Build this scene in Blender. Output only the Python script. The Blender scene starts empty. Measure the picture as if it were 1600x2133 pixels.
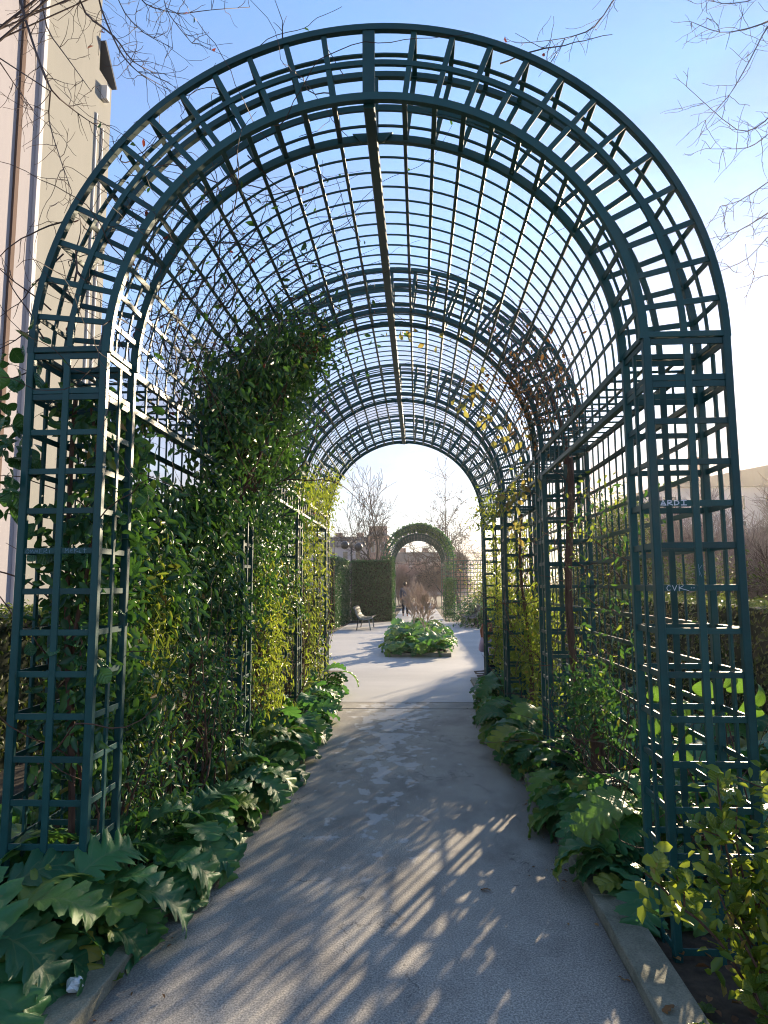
import bpy, math, random
import numpy as np
from mathutils import Matrix, Vector, Euler

rng = np.random.default_rng(7)
random.seed(7)
S = bpy.context.scene
COL = S.collection
R = math.radians

# ------------------------------------------------------------------ camera
H = 1.6
F_PX, PITCH, YAW, ROLL = 1362.0, 0.1112, 0.0516, -0.0059
cam_d = bpy.data.cameras.new('camera')
cam = bpy.data.objects.new('camera', cam_d)
COL.objects.link(cam)
S.camera = cam
cam_d.sensor_fit = 'HORIZONTAL'
cam_d.sensor_width = 36.0
cam_d.lens = 36.0 * F_PX / 1600.0
cam_d.clip_start = 0.05
cam_d.clip_end = 3000
fw0 = Vector((-math.sin(YAW), math.cos(YAW), 0)); rt0 = Vector((math.cos(YAW), math.sin(YAW), 0)); up0 = Vector((0, 0, 1))
fwd = fw0 * math.cos(PITCH) + up0 * math.sin(PITCH)
upv = up0 * math.cos(PITCH) - fw0 * math.sin(PITCH)
rt = rt0 * math.cos(ROLL) + upv * math.sin(ROLL)
upr = upv * math.cos(ROLL) - rt0 * math.sin(ROLL)
cam.matrix_world = Matrix(((rt.x, upr.x, -fwd.x, 0), (rt.y, upr.y, -fwd.y, 0), (rt.z, upr.z, -fwd.z, H), (0, 0, 0, 1)))

# ------------------------------------------------------------------ sky, sun, exposure
SUN_AZ, SUN_EL = R(25.6), R(15.1)          # azimuth measured from +Y towards +X
W = bpy.data.worlds.new('World'); S.world = W; W.use_nodes = True
nt = W.node_tree; nt.nodes.clear()
def nd(t, typ, **kw):
    n = t.nodes.new(typ)
    for k, v in kw.items(): setattr(n, k, v)
    return n
sky = nd(nt, 'ShaderNodeTexSky', sky_type='NISHITA', sun_disc=False)
sky.sun_elevation = SUN_EL; sky.sun_rotation = SUN_AZ
sky.air_density = 1.0; sky.dust_density = 0.05; sky.ozone_density = 3.2
tc = nd(nt, 'ShaderNodeTexCoord')
sep = nd(nt, 'ShaderNodeSeparateXYZ'); nt.links.new(tc.outputs['Generated'], sep.inputs[0])
# thin high veil that thickens into a low cream cloud bank all round the horizon
mp = nd(nt, 'ShaderNodeMapping'); mp.inputs['Scale'].default_value = (1.0, 1.0, 3.2); mp.inputs['Location'].default_value = (3.1, 0.4, 0.2)
nt.links.new(tc.outputs['Generated'], mp.inputs[0])
cn = nd(nt, 'ShaderNodeTexNoise'); cn.inputs['Scale'].default_value = 3.4; cn.inputs['Detail'].default_value = 7; cn.inputs['Roughness'].default_value = 0.55
nt.links.new(mp.outputs[0], cn.inputs['Vector'])
veil = nd(nt, 'ShaderNodeValToRGB'); ve = veil.color_ramp.elements
ve[0].position = 0.0; ve[0].color = (0.97,) * 3 + (1,); ve[1].position = 0.85; ve[1].color = (0.3,) * 3 + (1,)
for pp, vv in ((0.06, 0.975), (0.16, 0.95), (0.27, 0.87), (0.42, 0.62), (0.58, 0.40)):
    e_ = ve.new(pp); e_.color = (vv,) * 3 + (1,)
nt.links.new(sep.outputs[2], veil.inputs[0])
cm = nd(nt, 'ShaderNodeMapRange'); cm.inputs[1].default_value = 0.38; cm.inputs[2].default_value = 0.66; cm.inputs[3].default_value = -0.22; cm.inputs[4].default_value = 0.22
nt.links.new(cn.outputs[0], cm.inputs[0])
cw = nd(nt, 'ShaderNodeMath', operation='MULTIPLY_ADD', use_clamp=True)
nt.links.new(cm.outputs[0], cw.inputs[0]); cw.inputs[1].default_value = 0.85; nt.links.new(veil.outputs[0], cw.inputs[2])
ccol = nd(nt, 'ShaderNodeValToRGB'); ce = ccol.color_ramp.elements
ce[0].position = 0.0; ce[0].color = (1.55, 1.4, 1.28, 1); ce[1].position = 0.6; ce[1].color = (0.9, 1.32, 2.4, 1)
for pp, cc in ((0.10, (1.75, 1.66, 1.66, 1)), (0.22, (1.3, 1.52, 2.1, 1)), (0.38, (1.08, 1.44, 2.3, 1))):
    e_ = ce.new(pp); e_.color = cc
nt.links.new(sep.outputs[2], ccol.inputs[0])
cmix = nd(nt, 'ShaderNodeMix', data_type='RGBA')
nt.links.new(cw.outputs[0], cmix.inputs[0]); nt.links.new(sky.outputs[0], cmix.inputs[6]); nt.links.new(ccol.outputs[0], cmix.inputs[7])
bg = nd(nt, 'ShaderNodeBackground'); bg.inputs['Strength'].default_value = 0.15
nt.links.new(cmix.outputs[2], bg.inputs[0])
wo = nd(nt, 'ShaderNodeOutputWorld'); nt.links.new(bg.outputs[0], wo.inputs[0])

sun_dir = Vector((math.sin(SUN_AZ) * math.cos(SUN_EL), math.cos(SUN_AZ) * math.cos(SUN_EL), math.sin(SUN_EL)))
sl = bpy.data.lights.new('sun', 'SUN'); sl.energy = 5.0; sl.angle = R(0.6); sl.color = (1.0, 0.81, 0.56)
so = bpy.data.objects.new('sun', sl); COL.objects.link(so)
so.rotation_euler = (-sun_dir).to_track_quat('-Z', 'Y').to_euler(); so.location = sun_dir * 60

S.view_settings.view_transform = 'Standard'; S.view_settings.look = 'None'
S.view_settings.gamma = 1.0; S.view_settings.use_curve_mapping = False
S.view_settings.exposure = 1.38
S.render.engine = 'CYCLES'
S.cycles.max_bounces = 7; S.cycles.diffuse_bounces = 3; S.cycles.glossy_bounces = 2; S.cycles.transmission_bounces = 4
S.cycles.transparent_max_bounces = 4; S.cycles.use_denoising = True
S.cycles.sample_clamp_indirect = 6.0; S.cycles.filter_width = 1.1

# ------------------------------------------------------------------ helpers
def mesh_np(name, V, Fq, mat=None, uv=None, smooth=False):
    """V (n,3); Fq list of index tuples or an int array (m,k)."""
    me = bpy.data.meshes.new(name)
    V = np.asarray(V, np.float32).reshape(-1, 3)
    if isinstance(Fq, np.ndarray):
        m, k = Fq.shape
        me.vertices.add(len(V)); me.vertices.foreach_set('co', V.ravel())
        me.loops.add(m * k); me.loops.foreach_set('vertex_index', Fq.ravel().astype(np.int32))
        me.polygons.add(m); me.polygons.foreach_set('loop_start', np.arange(0, m * k, k, dtype=np.int32))
        me.update(calc_edges=True); me.validate()
    else:
        me.from_pydata([tuple(map(float, v)) for v in V], [], Fq)
    if uv is not None:
        li = np.empty(len(me.loops), np.int32); me.loops.foreach_get('vertex_index', li)
        l = me.uv_layers.new(name='UVMap'); l.data.foreach_set('uv', np.asarray(uv, np.float32)[li].ravel())
    if smooth: me.polygons.foreach_set('use_smooth', np.ones(len(me.polygons), bool))
    if mat: me.materials.append(mat)
    me.update()
    return me

def obj(name, me, parent=None, loc=None, rot=None, scale=None, mw=None, label=None, cat=None, group=None, kind=None):
    o = bpy.data.objects.new(name, me); COL.objects.link(o)
    if parent is not None: o.parent = parent
    if mw is not None: o.matrix_local = mw
    if loc is not None: o.location = loc
    if rot is not None: o.rotation_euler = rot
    if scale is not None: o.scale = (scale,) * 3 if isinstance(scale, (int, float)) else scale
    if label: o['label'] = label
    if cat: o['category'] = cat
    if group: o['group'] = group
    if kind: o['kind'] = kind
    return o

class MB:
    """gathers quads / polygons into one mesh"""
    def __init__(s): s.v = []; s.f = []
    def add(s, V, Fc):
        b = len(s.v); s.v.extend([tuple(p) for p in V]); s.f.extend([tuple(i + b for i in f) for f in Fc])
    def box(s, x0, x1, y0, y1, z0, z1):
        s.add([(x0,y0,z0),(x1,y0,z0),(x1,y1,z0),(x0,y1,z0),(x0,y0,z1),(x1,y0,z1),(x1,y1,z1),(x0,y1,z1)],
              [(0,3,2,1),(4,5,6,7),(0,1,5,4),(1,2,6,5),(2,3,7,6),(3,0,4,7)])
    def tube(s, pts, rad, n=6, cap=True):
        pts = [Vector(p) for p in pts]; b = len(s.v); m = len(pts)
        if not hasattr(rad, '__len__'): rad = [rad] * m
        ref = Vector((0.31, 0.17, 0.93))
        for i, p in enumerate(pts):
            d = (pts[min(i + 1, m - 1)] - pts[max(i - 1, 0)]).normalized()
            a = d.cross(ref)
            if a.length < 1e-3: a = d.cross(Vector((1, 0, 0)))
            a.normalize(); c = d.cross(a)
            for k in range(n):
                t = 2 * math.pi * k / n
                s.v.append(tuple(p + (a * math.cos(t) + c * math.sin(t)) * rad[i]))
        for i in range(m - 1):
            for k in range(n):
                k2 = (k + 1) % n
                s.f.append((b + i*n + k, b + i*n + k2, b + (i+1)*n + k2, b + (i+1)*n + k))
        if cap:
            s.f.append(tuple(b + k for k in range(n))[::-1]); s.f.append(tuple(b + (m-1)*n + k for k in range(n)))
    def mesh(s, name, mat, smooth=False): return mesh_np(name, s.v, s.f, mat, smooth=smooth)

def sheet(name, poly, z, mat, kind='structure'):
    me = mesh_np(name, [(x, y, z) for x, y in poly], [tuple(range(len(poly)))], mat)
    return obj(name, me, kind=kind)

# ------------------------------------------------------------------ materials
def new_mat(name):
    m = bpy.data.materials.new(name); m.use_nodes = True
    t = m.node_tree; t.nodes.clear()
    out = nd(t, 'ShaderNodeOutputMaterial')
    return m, t, out
def ramp(t, stops, fac):
    r = nd(t, 'ShaderNodeValToRGB'); e = r.color_ramp.elements
    while len(e) > 1: e.remove(e[-1])
    e[0].position = stops[0][0]; e[0].color = (*stops[0][1], 1)
    for p, c in stops[1:]:
        x = e.new(p); x.color = (*c, 1)
    t.links.new(fac, r.inputs[0]); return r.outputs[0]
def noise(t, scale, detail=4, rough=0.55, vec=None, coord='Object', stretch=None):
    c = nd(t, 'ShaderNodeTexCoord'); v = c.outputs[coord] if vec is None else vec
    if stretch:
        mpn = nd(t, 'ShaderNodeMapping'); mpn.inputs['Scale'].default_value = stretch; t.links.new(v, mpn.inputs[0]); v = mpn.outputs[0]
    n = nd(t, 'ShaderNodeTexNoise'); n.inputs['Scale'].default_value = scale; n.inputs['Detail'].default_value = detail; n.inputs['Roughness'].default_value = rough
    t.links.new(v, n.inputs['Vector']); return n.outputs[0]
def mixc(t, a, b, fac, mode='MIX'):
    m = nd(t, 'ShaderNodeMix', data_type='RGBA', blend_type=mode)
    for i, v in ((0, fac), (6, a), (7, b)):
        if hasattr(v, 'is_linked'): t.links.new(v, m.inputs[i])
        elif i == 0: m.inputs[0].default_value = v
        else: m.inputs[i].default_value = (*v, 1)
    return m.outputs[2]
def math_n(t, op, a, b=None, c=None, clamp=False):
    m = nd(t, 'ShaderNodeMath', operation=op, use_clamp=clamp)
    for i, v in enumerate((a, b, c)):
        if v is None: continue
        if hasattr(v, 'is_linked'): t.links.new(v, m.inputs[i])
        else: m.inputs[i].default_value = v
    return m.outputs[0]
def bump(t, h, strength=0.3, dist=0.01):
    b = nd(t, 'ShaderNodeBump'); b.inputs['Strength'].default_value = strength; b.inputs['Distance'].default_value = dist
    t.links.new(h, b.inputs['Height']); return b.outputs[0]
def principled(t, out, col, rough=0.6, normal=None, spec=0.5, metal=0.0):
    p = nd(t, 'ShaderNodeBsdfPrincipled')
    if hasattr(col, 'is_linked'): t.links.new(col, p.inputs['Base Color'])
    else: p.inputs['Base Color'].default_value = (*col, 1)
    if hasattr(rough, 'is_linked'): t.links.new(rough, p.inputs['Roughness'])
    else: p.inputs['Roughness'].default_value = rough
    p.inputs['Specular IOR Level'].default_value = spec; p.inputs['Metallic'].default_value = metal
    if normal is not None: t.links.new(normal, p.inputs['Normal'])
    t.links.new(p.outputs[0], out.inputs[0]); return p

def paint_mat():
    m, t, out = new_mat('green_paint')
    n = noise(t, 9, 5, 0.6, coord='Object'); n2 = noise(t, 160, 2, 0.5)
    oi = nd(t, 'ShaderNodeObjectInfo')
    f = math_n(t, 'ADD', math_n(t, 'MULTIPLY', n, 0.7), math_n(t, 'MULTIPLY', oi.outputs['Random'], 0.3))
    col = ramp(t, [(0.25, (0.007, 0.048, 0.046)), (0.55, (0.010, 0.072, 0.068)), (0.8, (0.016, 0.092, 0.083))], f)
    dust = ramp(t, [(0.62, (0, 0, 0)), (0.8, (1, 1, 1))], noise(t, 23, 6, 0.7))
    col = mixc(t, col, (0.06, 0.08, 0.072), math_n(t, 'MULTIPLY', dust, 0.3))
    rust = ramp(t, [(0.70, (0, 0, 0)), (0.74, (1, 1, 1))], noise(t, 38, 5, 0.7))
    col = mixc(t, col, (0.10, 0.05, 0.025), math_n(t, 'MULTIPLY', rust, 0.55))
    rg = nd(t, 'ShaderNodeMapRange'); rg.inputs[3].default_value = 0.34; rg.inputs[4].default_value = 0.55; t.links.new(n, rg.inputs[0])
    principled(t, out, col, rg.outputs[0], bump(t, n2, 0.12, 0.002), spec=0.4)
    return m
def plain_mat(name, c1, c2, scale=12, rough=0.8, bs=0.2, spec=0.4, stretch=None, detail=5):
    m, t, out = new_mat(name)
    n = noise(t, scale, detail, 0.6, stretch=stretch)
    col = ramp(t, [(0.3, c1), (0.7, c2)], n)
    principled(t, out, col, rough, bump(t, n, bs, 0.01), spec=spec); return m
def leaf_mat(name, cols, rough=0.35, trans=0.35, tcol=(0.25, 0.4, 0.03), veins=False, per='island', spec=0.5):
    """cols: ramp stops over a per-leaf random number"""
    m, t, out = new_mat(name)
    if per == 'island':
        g = nd(t, 'ShaderNodeNewGeometry'); rnd = g.outputs['Random Per Island']
    else:
        g = nd(t, 'ShaderNodeObjectInfo'); rnd = g.outputs['Random']
    col = ramp(t, cols, rnd)
    nz = noise(t, 14, 3, 0.6)
    col = mixc(t, col, mixc(t, col, (1.35, 1.25, 0.8), 1.0, 'MULTIPLY'), nz)
    if veins:
        bz = noise(t, 9, 5, 0.7); col = mixc(t, col, (0.20, 0.15, 0.05), math_n(t, 'MULTIPLY', math_n(t, 'GREATER_THAN', bz, 0.66), 0.45))
    nrm = None
    if veins:
        uvn = nd(t, 'ShaderNodeUVMap'); sp = nd(t, 'ShaderNodeSeparateXYZ'); t.links.new(uvn.outputs[0], sp.inputs[0])
        au = math_n(t, 'ABSOLUTE', math_n(t, 'SUBTRACT', sp.outputs[0], 0.5))
        mid = math_n(t, 'LESS_THAN', au, 0.022)
        ph = math_n(t, 'FRACT', math_n(t, 'SUBTRACT', math_n(t, 'MULTIPLY', sp.outputs[1], 6.0), math_n(t, 'MULTIPLY', au, 1.7)))
        dv = math_n(t, 'ABSOLUTE', math_n(t, 'SUBTRACT', ph, 0.5))
        lat = math_n(t, 'LESS_THAN', dv, 0.045)
        vm = math_n(t, 'MAXIMUM', mid, math_n(t, 'MULTIPLY', lat, 0.6))
        col = mixc(t, col, mixc(t, col, (0.16, 0.24, 0.10), 0.55), vm)
        hh = math_n(t, 'ADD', math_n(t, 'MULTIPLY', math_n(t, 'SMOOTH_MIN', dv, 0.3, 0.1), 2.0), math_n(t, 'MULTIPLY', noise(t, 60, 3), 0.5))
        nrm = bump(t, hh, 0.5, 0.01)
    p = nd(t, 'ShaderNodeBsdfPrincipled'); t.links.new(col, p.inputs['Base Color'])
    p.inputs['Roughness'].default_value = rough; p.inputs['Specular IOR Level'].default_value = spec
    if nrm is not None: t.links.new(nrm, p.inputs['Normal'])
    tr = nd(t, 'ShaderNodeBsdfTranslucent')
    t.links.new(mixc(t, col, tcol, 0.6), tr.inputs[0])
    mx = nd(t, 'ShaderNodeMixShader'); mx.inputs[0].default_value = trans
    t.links.new(p.outputs[0], mx.inputs[1]); t.links.new(tr.outputs[0], mx.inputs[2]); t.links.new(mx.outputs[0], out.inputs[0])
    return m

M = {}
M['paint'] = paint_mat()
M['bark'] = plain_mat('bark', (0.035, 0.026, 0.022), (0.10, 0.075, 0.06), 30, 0.85, 0.6, stretch=(1, 1, 0.25))
M['vinebark'] = plain_mat('vine_bark', (0.06, 0.03, 0.022), (0.17, 0.09, 0.06), 40, 0.85, 0.6, stretch=(1, 1, 0.2))
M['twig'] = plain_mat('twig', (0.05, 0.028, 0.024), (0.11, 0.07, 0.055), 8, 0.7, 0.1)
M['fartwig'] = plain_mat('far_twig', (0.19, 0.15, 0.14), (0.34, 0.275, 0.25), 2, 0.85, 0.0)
M['pinktwig'] = plain_mat('pink_twig', (0.42, 0.31, 0.24), (0.58, 0.45, 0.35), 6, 0.8, 0.0)
M['acanthus'] = leaf_mat('acanthus_leaf', [(0.0, (0.026, 0.12, 0.07)), (0.4, (0.042, 0.172, 0.08)), (0.72, (0.075, 0.21, 0.075)), (0.92, (0.15, 0.25, 0.06)), (1.0, (0.28, 0.26, 0.05))], 0.52, 0.36, (0.14, 0.34, 0.03), True, 'obj', 0.5)
M['vineleaf'] = leaf_mat('vine_leaf', [(0.0, (0.012, 0.062, 0.034)), (0.5, (0.022, 0.098, 0.042)), (0.85, (0.06, 0.165, 0.04)), (0.985, (0.12, 0.22, 0.04)), (1.0, (0.28, 0.10, 0.03))], 0.38, 0.25, (0.16, 0.36, 0.03))
M['vinebig'] = leaf_mat('vine_big_leaf', [(0.0, (0.020, 0.090, 0.046)), (0.7, (0.034, 0.135, 0.052)), (1.0, (0.08, 0.19, 0.05))], 0.34, 0.22, (0.14, 0.34, 0.03), True, 'obj')
M['yellowleaf'] = leaf_mat('yellow_green_leaf', [(0.0, (0.025, 0.085, 0.02)), (0.35, (0.075, 0.15, 0.022)), (0.7, (0.17, 0.24, 0.03)), (0.92, (0.30, 0.33, 0.05)), (1.0, (0.32, 0.18, 0.05))], 0.38, 0.45, (0.46, 0.56, 0.05))
M['autumnleaf'] = leaf_mat('autumn_leaf', [(0.0, (0.14, 0.18, 0.03)), (0.5, (0.32, 0.29, 0.08)), (0.8, (0.22, 0.10, 0.03)), (1.0, (0.10, 0.04, 0.02))], 0.5, 0.5, (0.5, 0.47, 0.12), False, 'obj')
M['shrubleaf'] = leaf_mat('shrub_leaf', [(0.0, (0.05, 0.11, 0.022)), (0.6, (0.10, 0.17, 0.03)), (1.0, (0.20, 0.24, 0.045))], 0.27, 0.35, (0.36, 0.46, 0.04), True, 'obj')
M['hedgeleaf'] = leaf_mat('hedge_leaf', [(0.0, (0.025, 0.055, 0.018)), (0.6, (0.055, 0.10, 0.024)), (0.95, (0.11, 0.14, 0.035)), (1.0, (0.2, 0.11, 0.04))], 0.4, 0.4, (0.34, 0.42, 0.06))
M['ivyleaf'] = leaf_mat('ivy_leaf', [(0.0, (0.014, 0.068, 0.040)), (0.7, (0.024, 0.105, 0.05)), (1.0, (0.05, 0.15, 0.045))], 0.4, 0.25, (0.12, 0.3, 0.03))
M['deadleaf'] = leaf_mat('dead_leaf', [(0.0, (0.09, 0.04, 0.02)), (0.6, (0.20, 0.10, 0.045)), (1.0, (0.30, 0.19, 0.09))], 0.7, 0.2, (0.4, 0.2, 0.05))
M['redleaf'] = leaf_mat('red_leaf', [(0.0, (0.09, 0.02, 0.018)), (1.0, (0.20, 0.055, 0.03))], 0.6, 0.3, (0.35, 0.06, 0.03))
M['core'] = plain_mat('hedge_core', (0.018, 0.028, 0.012), (0.04, 0.05, 0.022), 20, 0.95, 0.3)
M['soil'] = plain_mat('soil', (0.03, 0.022, 0.015), (0.085, 0.062, 0.04), 22, 0.95, 0.9, detail=8)
M['white'] = plain_mat('white_marker', (0.6, 0.66, 0.7), (0.7, 0.75, 0.78), 60, 0.6, 0.0)
M['scratch'] = plain_mat('pale_scratch', (0.12, 0.23, 0.28), (0.22, 0.33, 0.38), 60, 0.7, 0.0)
M['skin'] = plain_mat('skin', (0.5, 0.28, 0.2), (0.56, 0.33, 0.24), 8, 0.5, 0.0)
M['dkcloth'] = plain_mat('dark_cloth', (0.01, 0.011, 0.018), (0.02, 0.021, 0.03), 30, 0.9, 0.2)
M['greycloth'] = plain_mat('grey_cloth', (0.09, 0.09, 0.13), (0.13, 0.13, 0.18), 30, 0.9, 0.2)
M['lavcloth'] = plain_mat('lavender_cloth', (0.36, 0.30, 0.45), (0.44, 0.38, 0.54), 30, 0.9, 0.2)
M['redhair'] = plain_mat('red_hair', (0.16, 0.045, 0.02), (0.3, 0.1, 0.04), 40, 0.5, 0.4, stretch=(1, 1, 0.1))
M['dkhair'] = plain_mat('dark_hair', (0.02, 0.014, 0.01), (0.05, 0.035, 0.02), 40, 0.5, 0.4, stretch=(1, 1, 0.1))
M['benchwood'] = plain_mat('bench_wood', (0.02, 0.032, 0.03), (0.045, 0.06, 0.058), 14, 0.7, 0.2, spec=0.2, stretch=(1, 0.1, 1))
M['benchend'] = plain_mat('bench_end', (0.16, 0.19, 0.18), (0.26, 0.29, 0.28), 14, 0.75, 0.1, spec=0.2)
M['metal'] = plain_mat('dark_metal', (0.02, 0.026, 0.03), (0.045, 0.05, 0.055), 20, 0.4, 0.05, spec=0.6)
M['paper'] = plain_mat('white_paper', (0.62, 0.66, 0.68), (0.78, 0.8, 0.8), 40, 0.8, 0.5)

def asphalt_mat():
    m, t, out = new_mat('asphalt')
    c = nd(t, 'ShaderNodeTexCoord')
    n1 = noise(t, 1.1, 5, 0.6); n2 = noise(t, 120, 3, 0.75); n3 = noise(t, 22, 5, 0.65)
    base = ramp(t, [(0.28, (0.295, 0.275, 0.243)), (0.5, (0.36, 0.336, 0.298)), (0.72, (0.425, 0.40, 0.355))], n1)
    grain = ramp(t, [(0.36, (0.45, 0.45, 0.46)), (0.5, (1, 1, 1)), (0.64, (1.8, 1.75, 1.65))], n2)
    col = mixc(t, base, grain, 0.85, 'MULTIPLY')
    col = mixc(t, col, mixc(t, col, (0.8, 0.8, 0.8), 1.0, 'MULTIPLY'), n3)
    st_ = noise(t, 2.6, 6, 0.7, stretch=(1, .6, 1))
    col = mixc(t, col, ramp(t, [(0.34, (0.66, 0.66, 0.67)), (0.52, (1, 1, 1)), (0.7, (1.14, 1.13, 1.1))], st_), 0.85, 'MULTIPLY')
    vr = nd(t, 'ShaderNodeTexVoronoi', feature='DISTANCE_TO_EDGE'); vr.inputs['Scale'].default_value = 0.7
    wv = nd(t, 'ShaderNodeVectorMath', operation='ADD'); t.links.new(c.outputs['Object'], wv.inputs[0])
    nv = nd(t, 'ShaderNodeTexNoise'); nv.inputs['Scale'].default_value = 3.0; nv.inputs['Detail'].default_value = 6; t.links.new(c.outputs['Object'], nv.inputs['Vector'])
    t.links.new(nv.outputs[1], wv.inputs[1]); t.links.new(wv.outputs[0], vr.inputs['Vector'])
    crk = math_n(t, 'MULTIPLY', math_n(t, 'LESS_THAN', vr.outputs['Distance'], 0.0035), math_n(t, 'GREATER_THAN', n1, 0.5))
    col = mixc(t, col, (0.07, 0.065, 0.06), math_n(t, 'MULTIPLY', crk, 0.6))
    # pale dried patches in the middle of the path, denser towards the far joint
    sp = nd(t, 'ShaderNodeSeparateXYZ'); t.links.new(c.outputs['Object'], sp.inputs[0])
    dx = math_n(t, 'ABSOLUTE', math_n(t, 'ADD', sp.outputs[0], 0.33))
    cx = math_n(t, 'SUBTRACT', 1.0, math_n(t, 'DIVIDE', dx, 0.75), clamp=True)
    ry = nd(t, 'ShaderNodeMapRange'); ry.inputs[1].default_value = 3.4; ry.inputs[2].default_value = 8.9; ry.inputs[3].default_value = 0.0; ry.inputs[4].default_value = 0.26; t.links.new(sp.outputs[1], ry.inputs[0])
    gate = nd(t, 'ShaderNodeMapRange'); gate.inputs[1].default_value = 3.3; gate.inputs[2].default_value = 4.1; t.links.new(sp.outputs[1], gate.inputs[0])
    pn = noise(t, 6.5, 4, 0.55, stretch=(1.1, 0.8, 1))
    pv = math_n(t, 'ADD', math_n(t, 'ADD', pn, math_n(t, 'MULTIPLY', ry.outputs[0], cx)), math_n(t, 'MULTIPLY', cx, 0.08))
    pm = nd(t, 'ShaderNodeMapRange'); pm.inputs[1].default_value = 0.68; pm.inputs[2].default_value = 0.735; t.links.new(pv, pm.inputs[0])
    pmask = math_n(t, 'MULTIPLY', math_n(t, 'MULTIPLY', pm.outputs[0], gate.outputs[0]), math_n(t, 'MULTIPLY_ADD', n2, 0.5, 0.4), clamp=True)
    col = mixc(t, col, (0.56, 0.56, 0.56), pmask)
    # dirt along both edges
    ex = math_n(t, 'ABSOLUTE', math_n(t, 'ADD', sp.outputs[0], 0.2))
    em = nd(t, 'ShaderNodeMapRange'); em.inputs[1].default_value = 0.86; em.inputs[2].default_value = 1.06; t.links.new(math_n(t, 'ADD', ex, math_n(t, 'MULTIPLY', math_n(t, 'SUBTRACT', n1, 0.5), 0.4)), em.inputs[0])
    col = mixc(t, col, (0.06, 0.062, 0.05), math_n(t, 'MULTIPLY', em.outputs[0], 0.6))
    rgh = math_n(t, 'MULTIPLY_ADD', n1, 0.2, 0.7)
    principled(t, out, col, rgh, bump(t, math_n(t, 'ADD', n2, math_n(t, 'MULTIPLY', n3, 0.4)), 0.22, 0.004), spec=0.25)
    return m
def plaza_mat():
    m, t, out = new_mat('plaza_surface')
    n1 = noise(t, 0.55, 5, 0.6, stretch=(0.5, 1.3, 1)); n2 = noise(t, 180, 3, 0.7)
    base = ramp(t, [(0.3, (0.36, 0.352, 0.34)), (0.55, (0.43, 0.42, 0.405)), (0.75, (0.50, 0.485, 0.46))], n1)
    col = mixc(t, base, ramp(t, [(0.35, (0.75, 0.75, 0.75)), (0.7, (1.25, 1.22, 1.2))], n2), 0.8, 'MULTIPLY')
    principled(t, out, col, 0.65, bump(t, n2, 0.4, 0.005), spec=0.4); return m
def concrete_mat():
    m, t, out = new_mat('kerb_concrete')
    n1 = noise(t, 5, 6, 0.65); n2 = noise(t, 120, 3, 0.7)
    base = ramp(t, [(0.3, (0.14, 0.145, 0.105)), (0.55, (0.26, 0.25, 0.19)), (0.8, (0.36, 0.34, 0.27))], n1)
    col = mixc(t, base, ramp(t, [(0.3, (0.6, 0.6, 0.6)), (0.7, (1.3, 1.3, 1.25))], n2), 0.8, 'MULTIPLY')
    principled(t, out, col, 0.85, bump(t, math_n(t, 'ADD', n2, n1), 0.5, 0.006), spec=0.3); return m
def wall_mat(name, c1, c2, bs=0.15):
    m, t, out = new_mat(name)
    n1 = noise(t, 0.35, 6, 0.6, stretch=(1, 1, 0.18)); n2 = noise(t, 30, 4, 0.6); n3 = noise(t, 2.2, 5, 0.7, stretch=(1, 1, 0.12))
    col = ramp(t, [(0.3, c1), (0.7, c2)], math_n(t, 'MULTIPLY_ADD', n3, 0.35, math_n(t, 'MULTIPLY', n1, 0.65)))
    principled(t, out, col, 0.85, bump(t, n2, bs, 0.01), spec=0.25); return m
M['asphalt'] = asphalt_mat(); M['plaza'] = plaza_mat(); M['kerb'] = concrete_mat()
M['beige'] = wall_mat('beige_render', (0.25, 0.245, 0.222), (0.305, 0.30, 0.275))
M['mauve'] = wall_mat('mauve_render', (0.33, 0.31, 0.33), (0.40, 0.375, 0.395))
M['palewall'] = wall_mat('pale_render', (0.62, 0.60, 0.60), (0.72, 0.70, 0.70))
M['brownpipe'] = wall_mat('brown_joint', (0.10, 0.06, 0.045), (0.16, 0.10, 0.08))
M['zinc'] = wall_mat('zinc', (0.06, 0.065, 0.075), (0.11, 0.115, 0.13))
M['farwall'] = wall_mat('far_wall', (0.44, 0.41, 0.43), (0.54, 0.50, 0.51))
M['farbrick'] = wall_mat('far_brick', (0.28, 0.17, 0.14), (0.34, 0.22, 0.18))
M['glass'] = plain_mat('window_glass', (0.03, 0.035, 0.045), (0.05, 0.055, 0.065), 2, 0.15, 0.0, spec=0.8)
M['ground'] = plain_mat('ground_soil', (0.03, 0.027, 0.018), (0.075, 0.062, 0.042), 6, 0.95, 0.6, detail=8)

# ------------------------------------------------------------------ setting: ground, path, plaza, kerbs
PL, PR = -1.242, 0.847
Y0, DEP, PER = 3.004, 0.34, 2.558
CX = -0.22; ZS = 2.74
TL_I, TL_O, TR_I, TR_O = -1.501, -1.905, 1.0605, 1.463
NPORT = 4
YEND = Y0 + 3 * PER + DEP        # about 11.0
sheet('ground', [(-300, -60), (300, -60), (300, 400), (-300, 400)], -0.03, M['ground'])
sheet('path', [(PL, -2), (PR, -2), (PR, 9.2), (PL, 9.2)], 0.0, M['asphalt'])
sheet('plaza', [(PL, 9.2), (PR, 9.2), (PR, 11.3), (3.0, 13.0), (3.0, 27.6), (1.15, 28.6), (1.15, 60), (-1.15, 60), (-1.15, 28.6), (-2.9, 27.6), (-2.9, 13.0), (PL, 11.3)], 0.004, M['plaza'])
jm = MB(); jm.box(PL, PR, 8.72, 8.728, 0.0005, 0.004)
obj('path_joint', jm.mesh('path_joint', plain_mat('joint_tar', (0.08, 0.08, 0.08), (0.14, 0.14, 0.13), 30, 0.8)), kind='structure')

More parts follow.
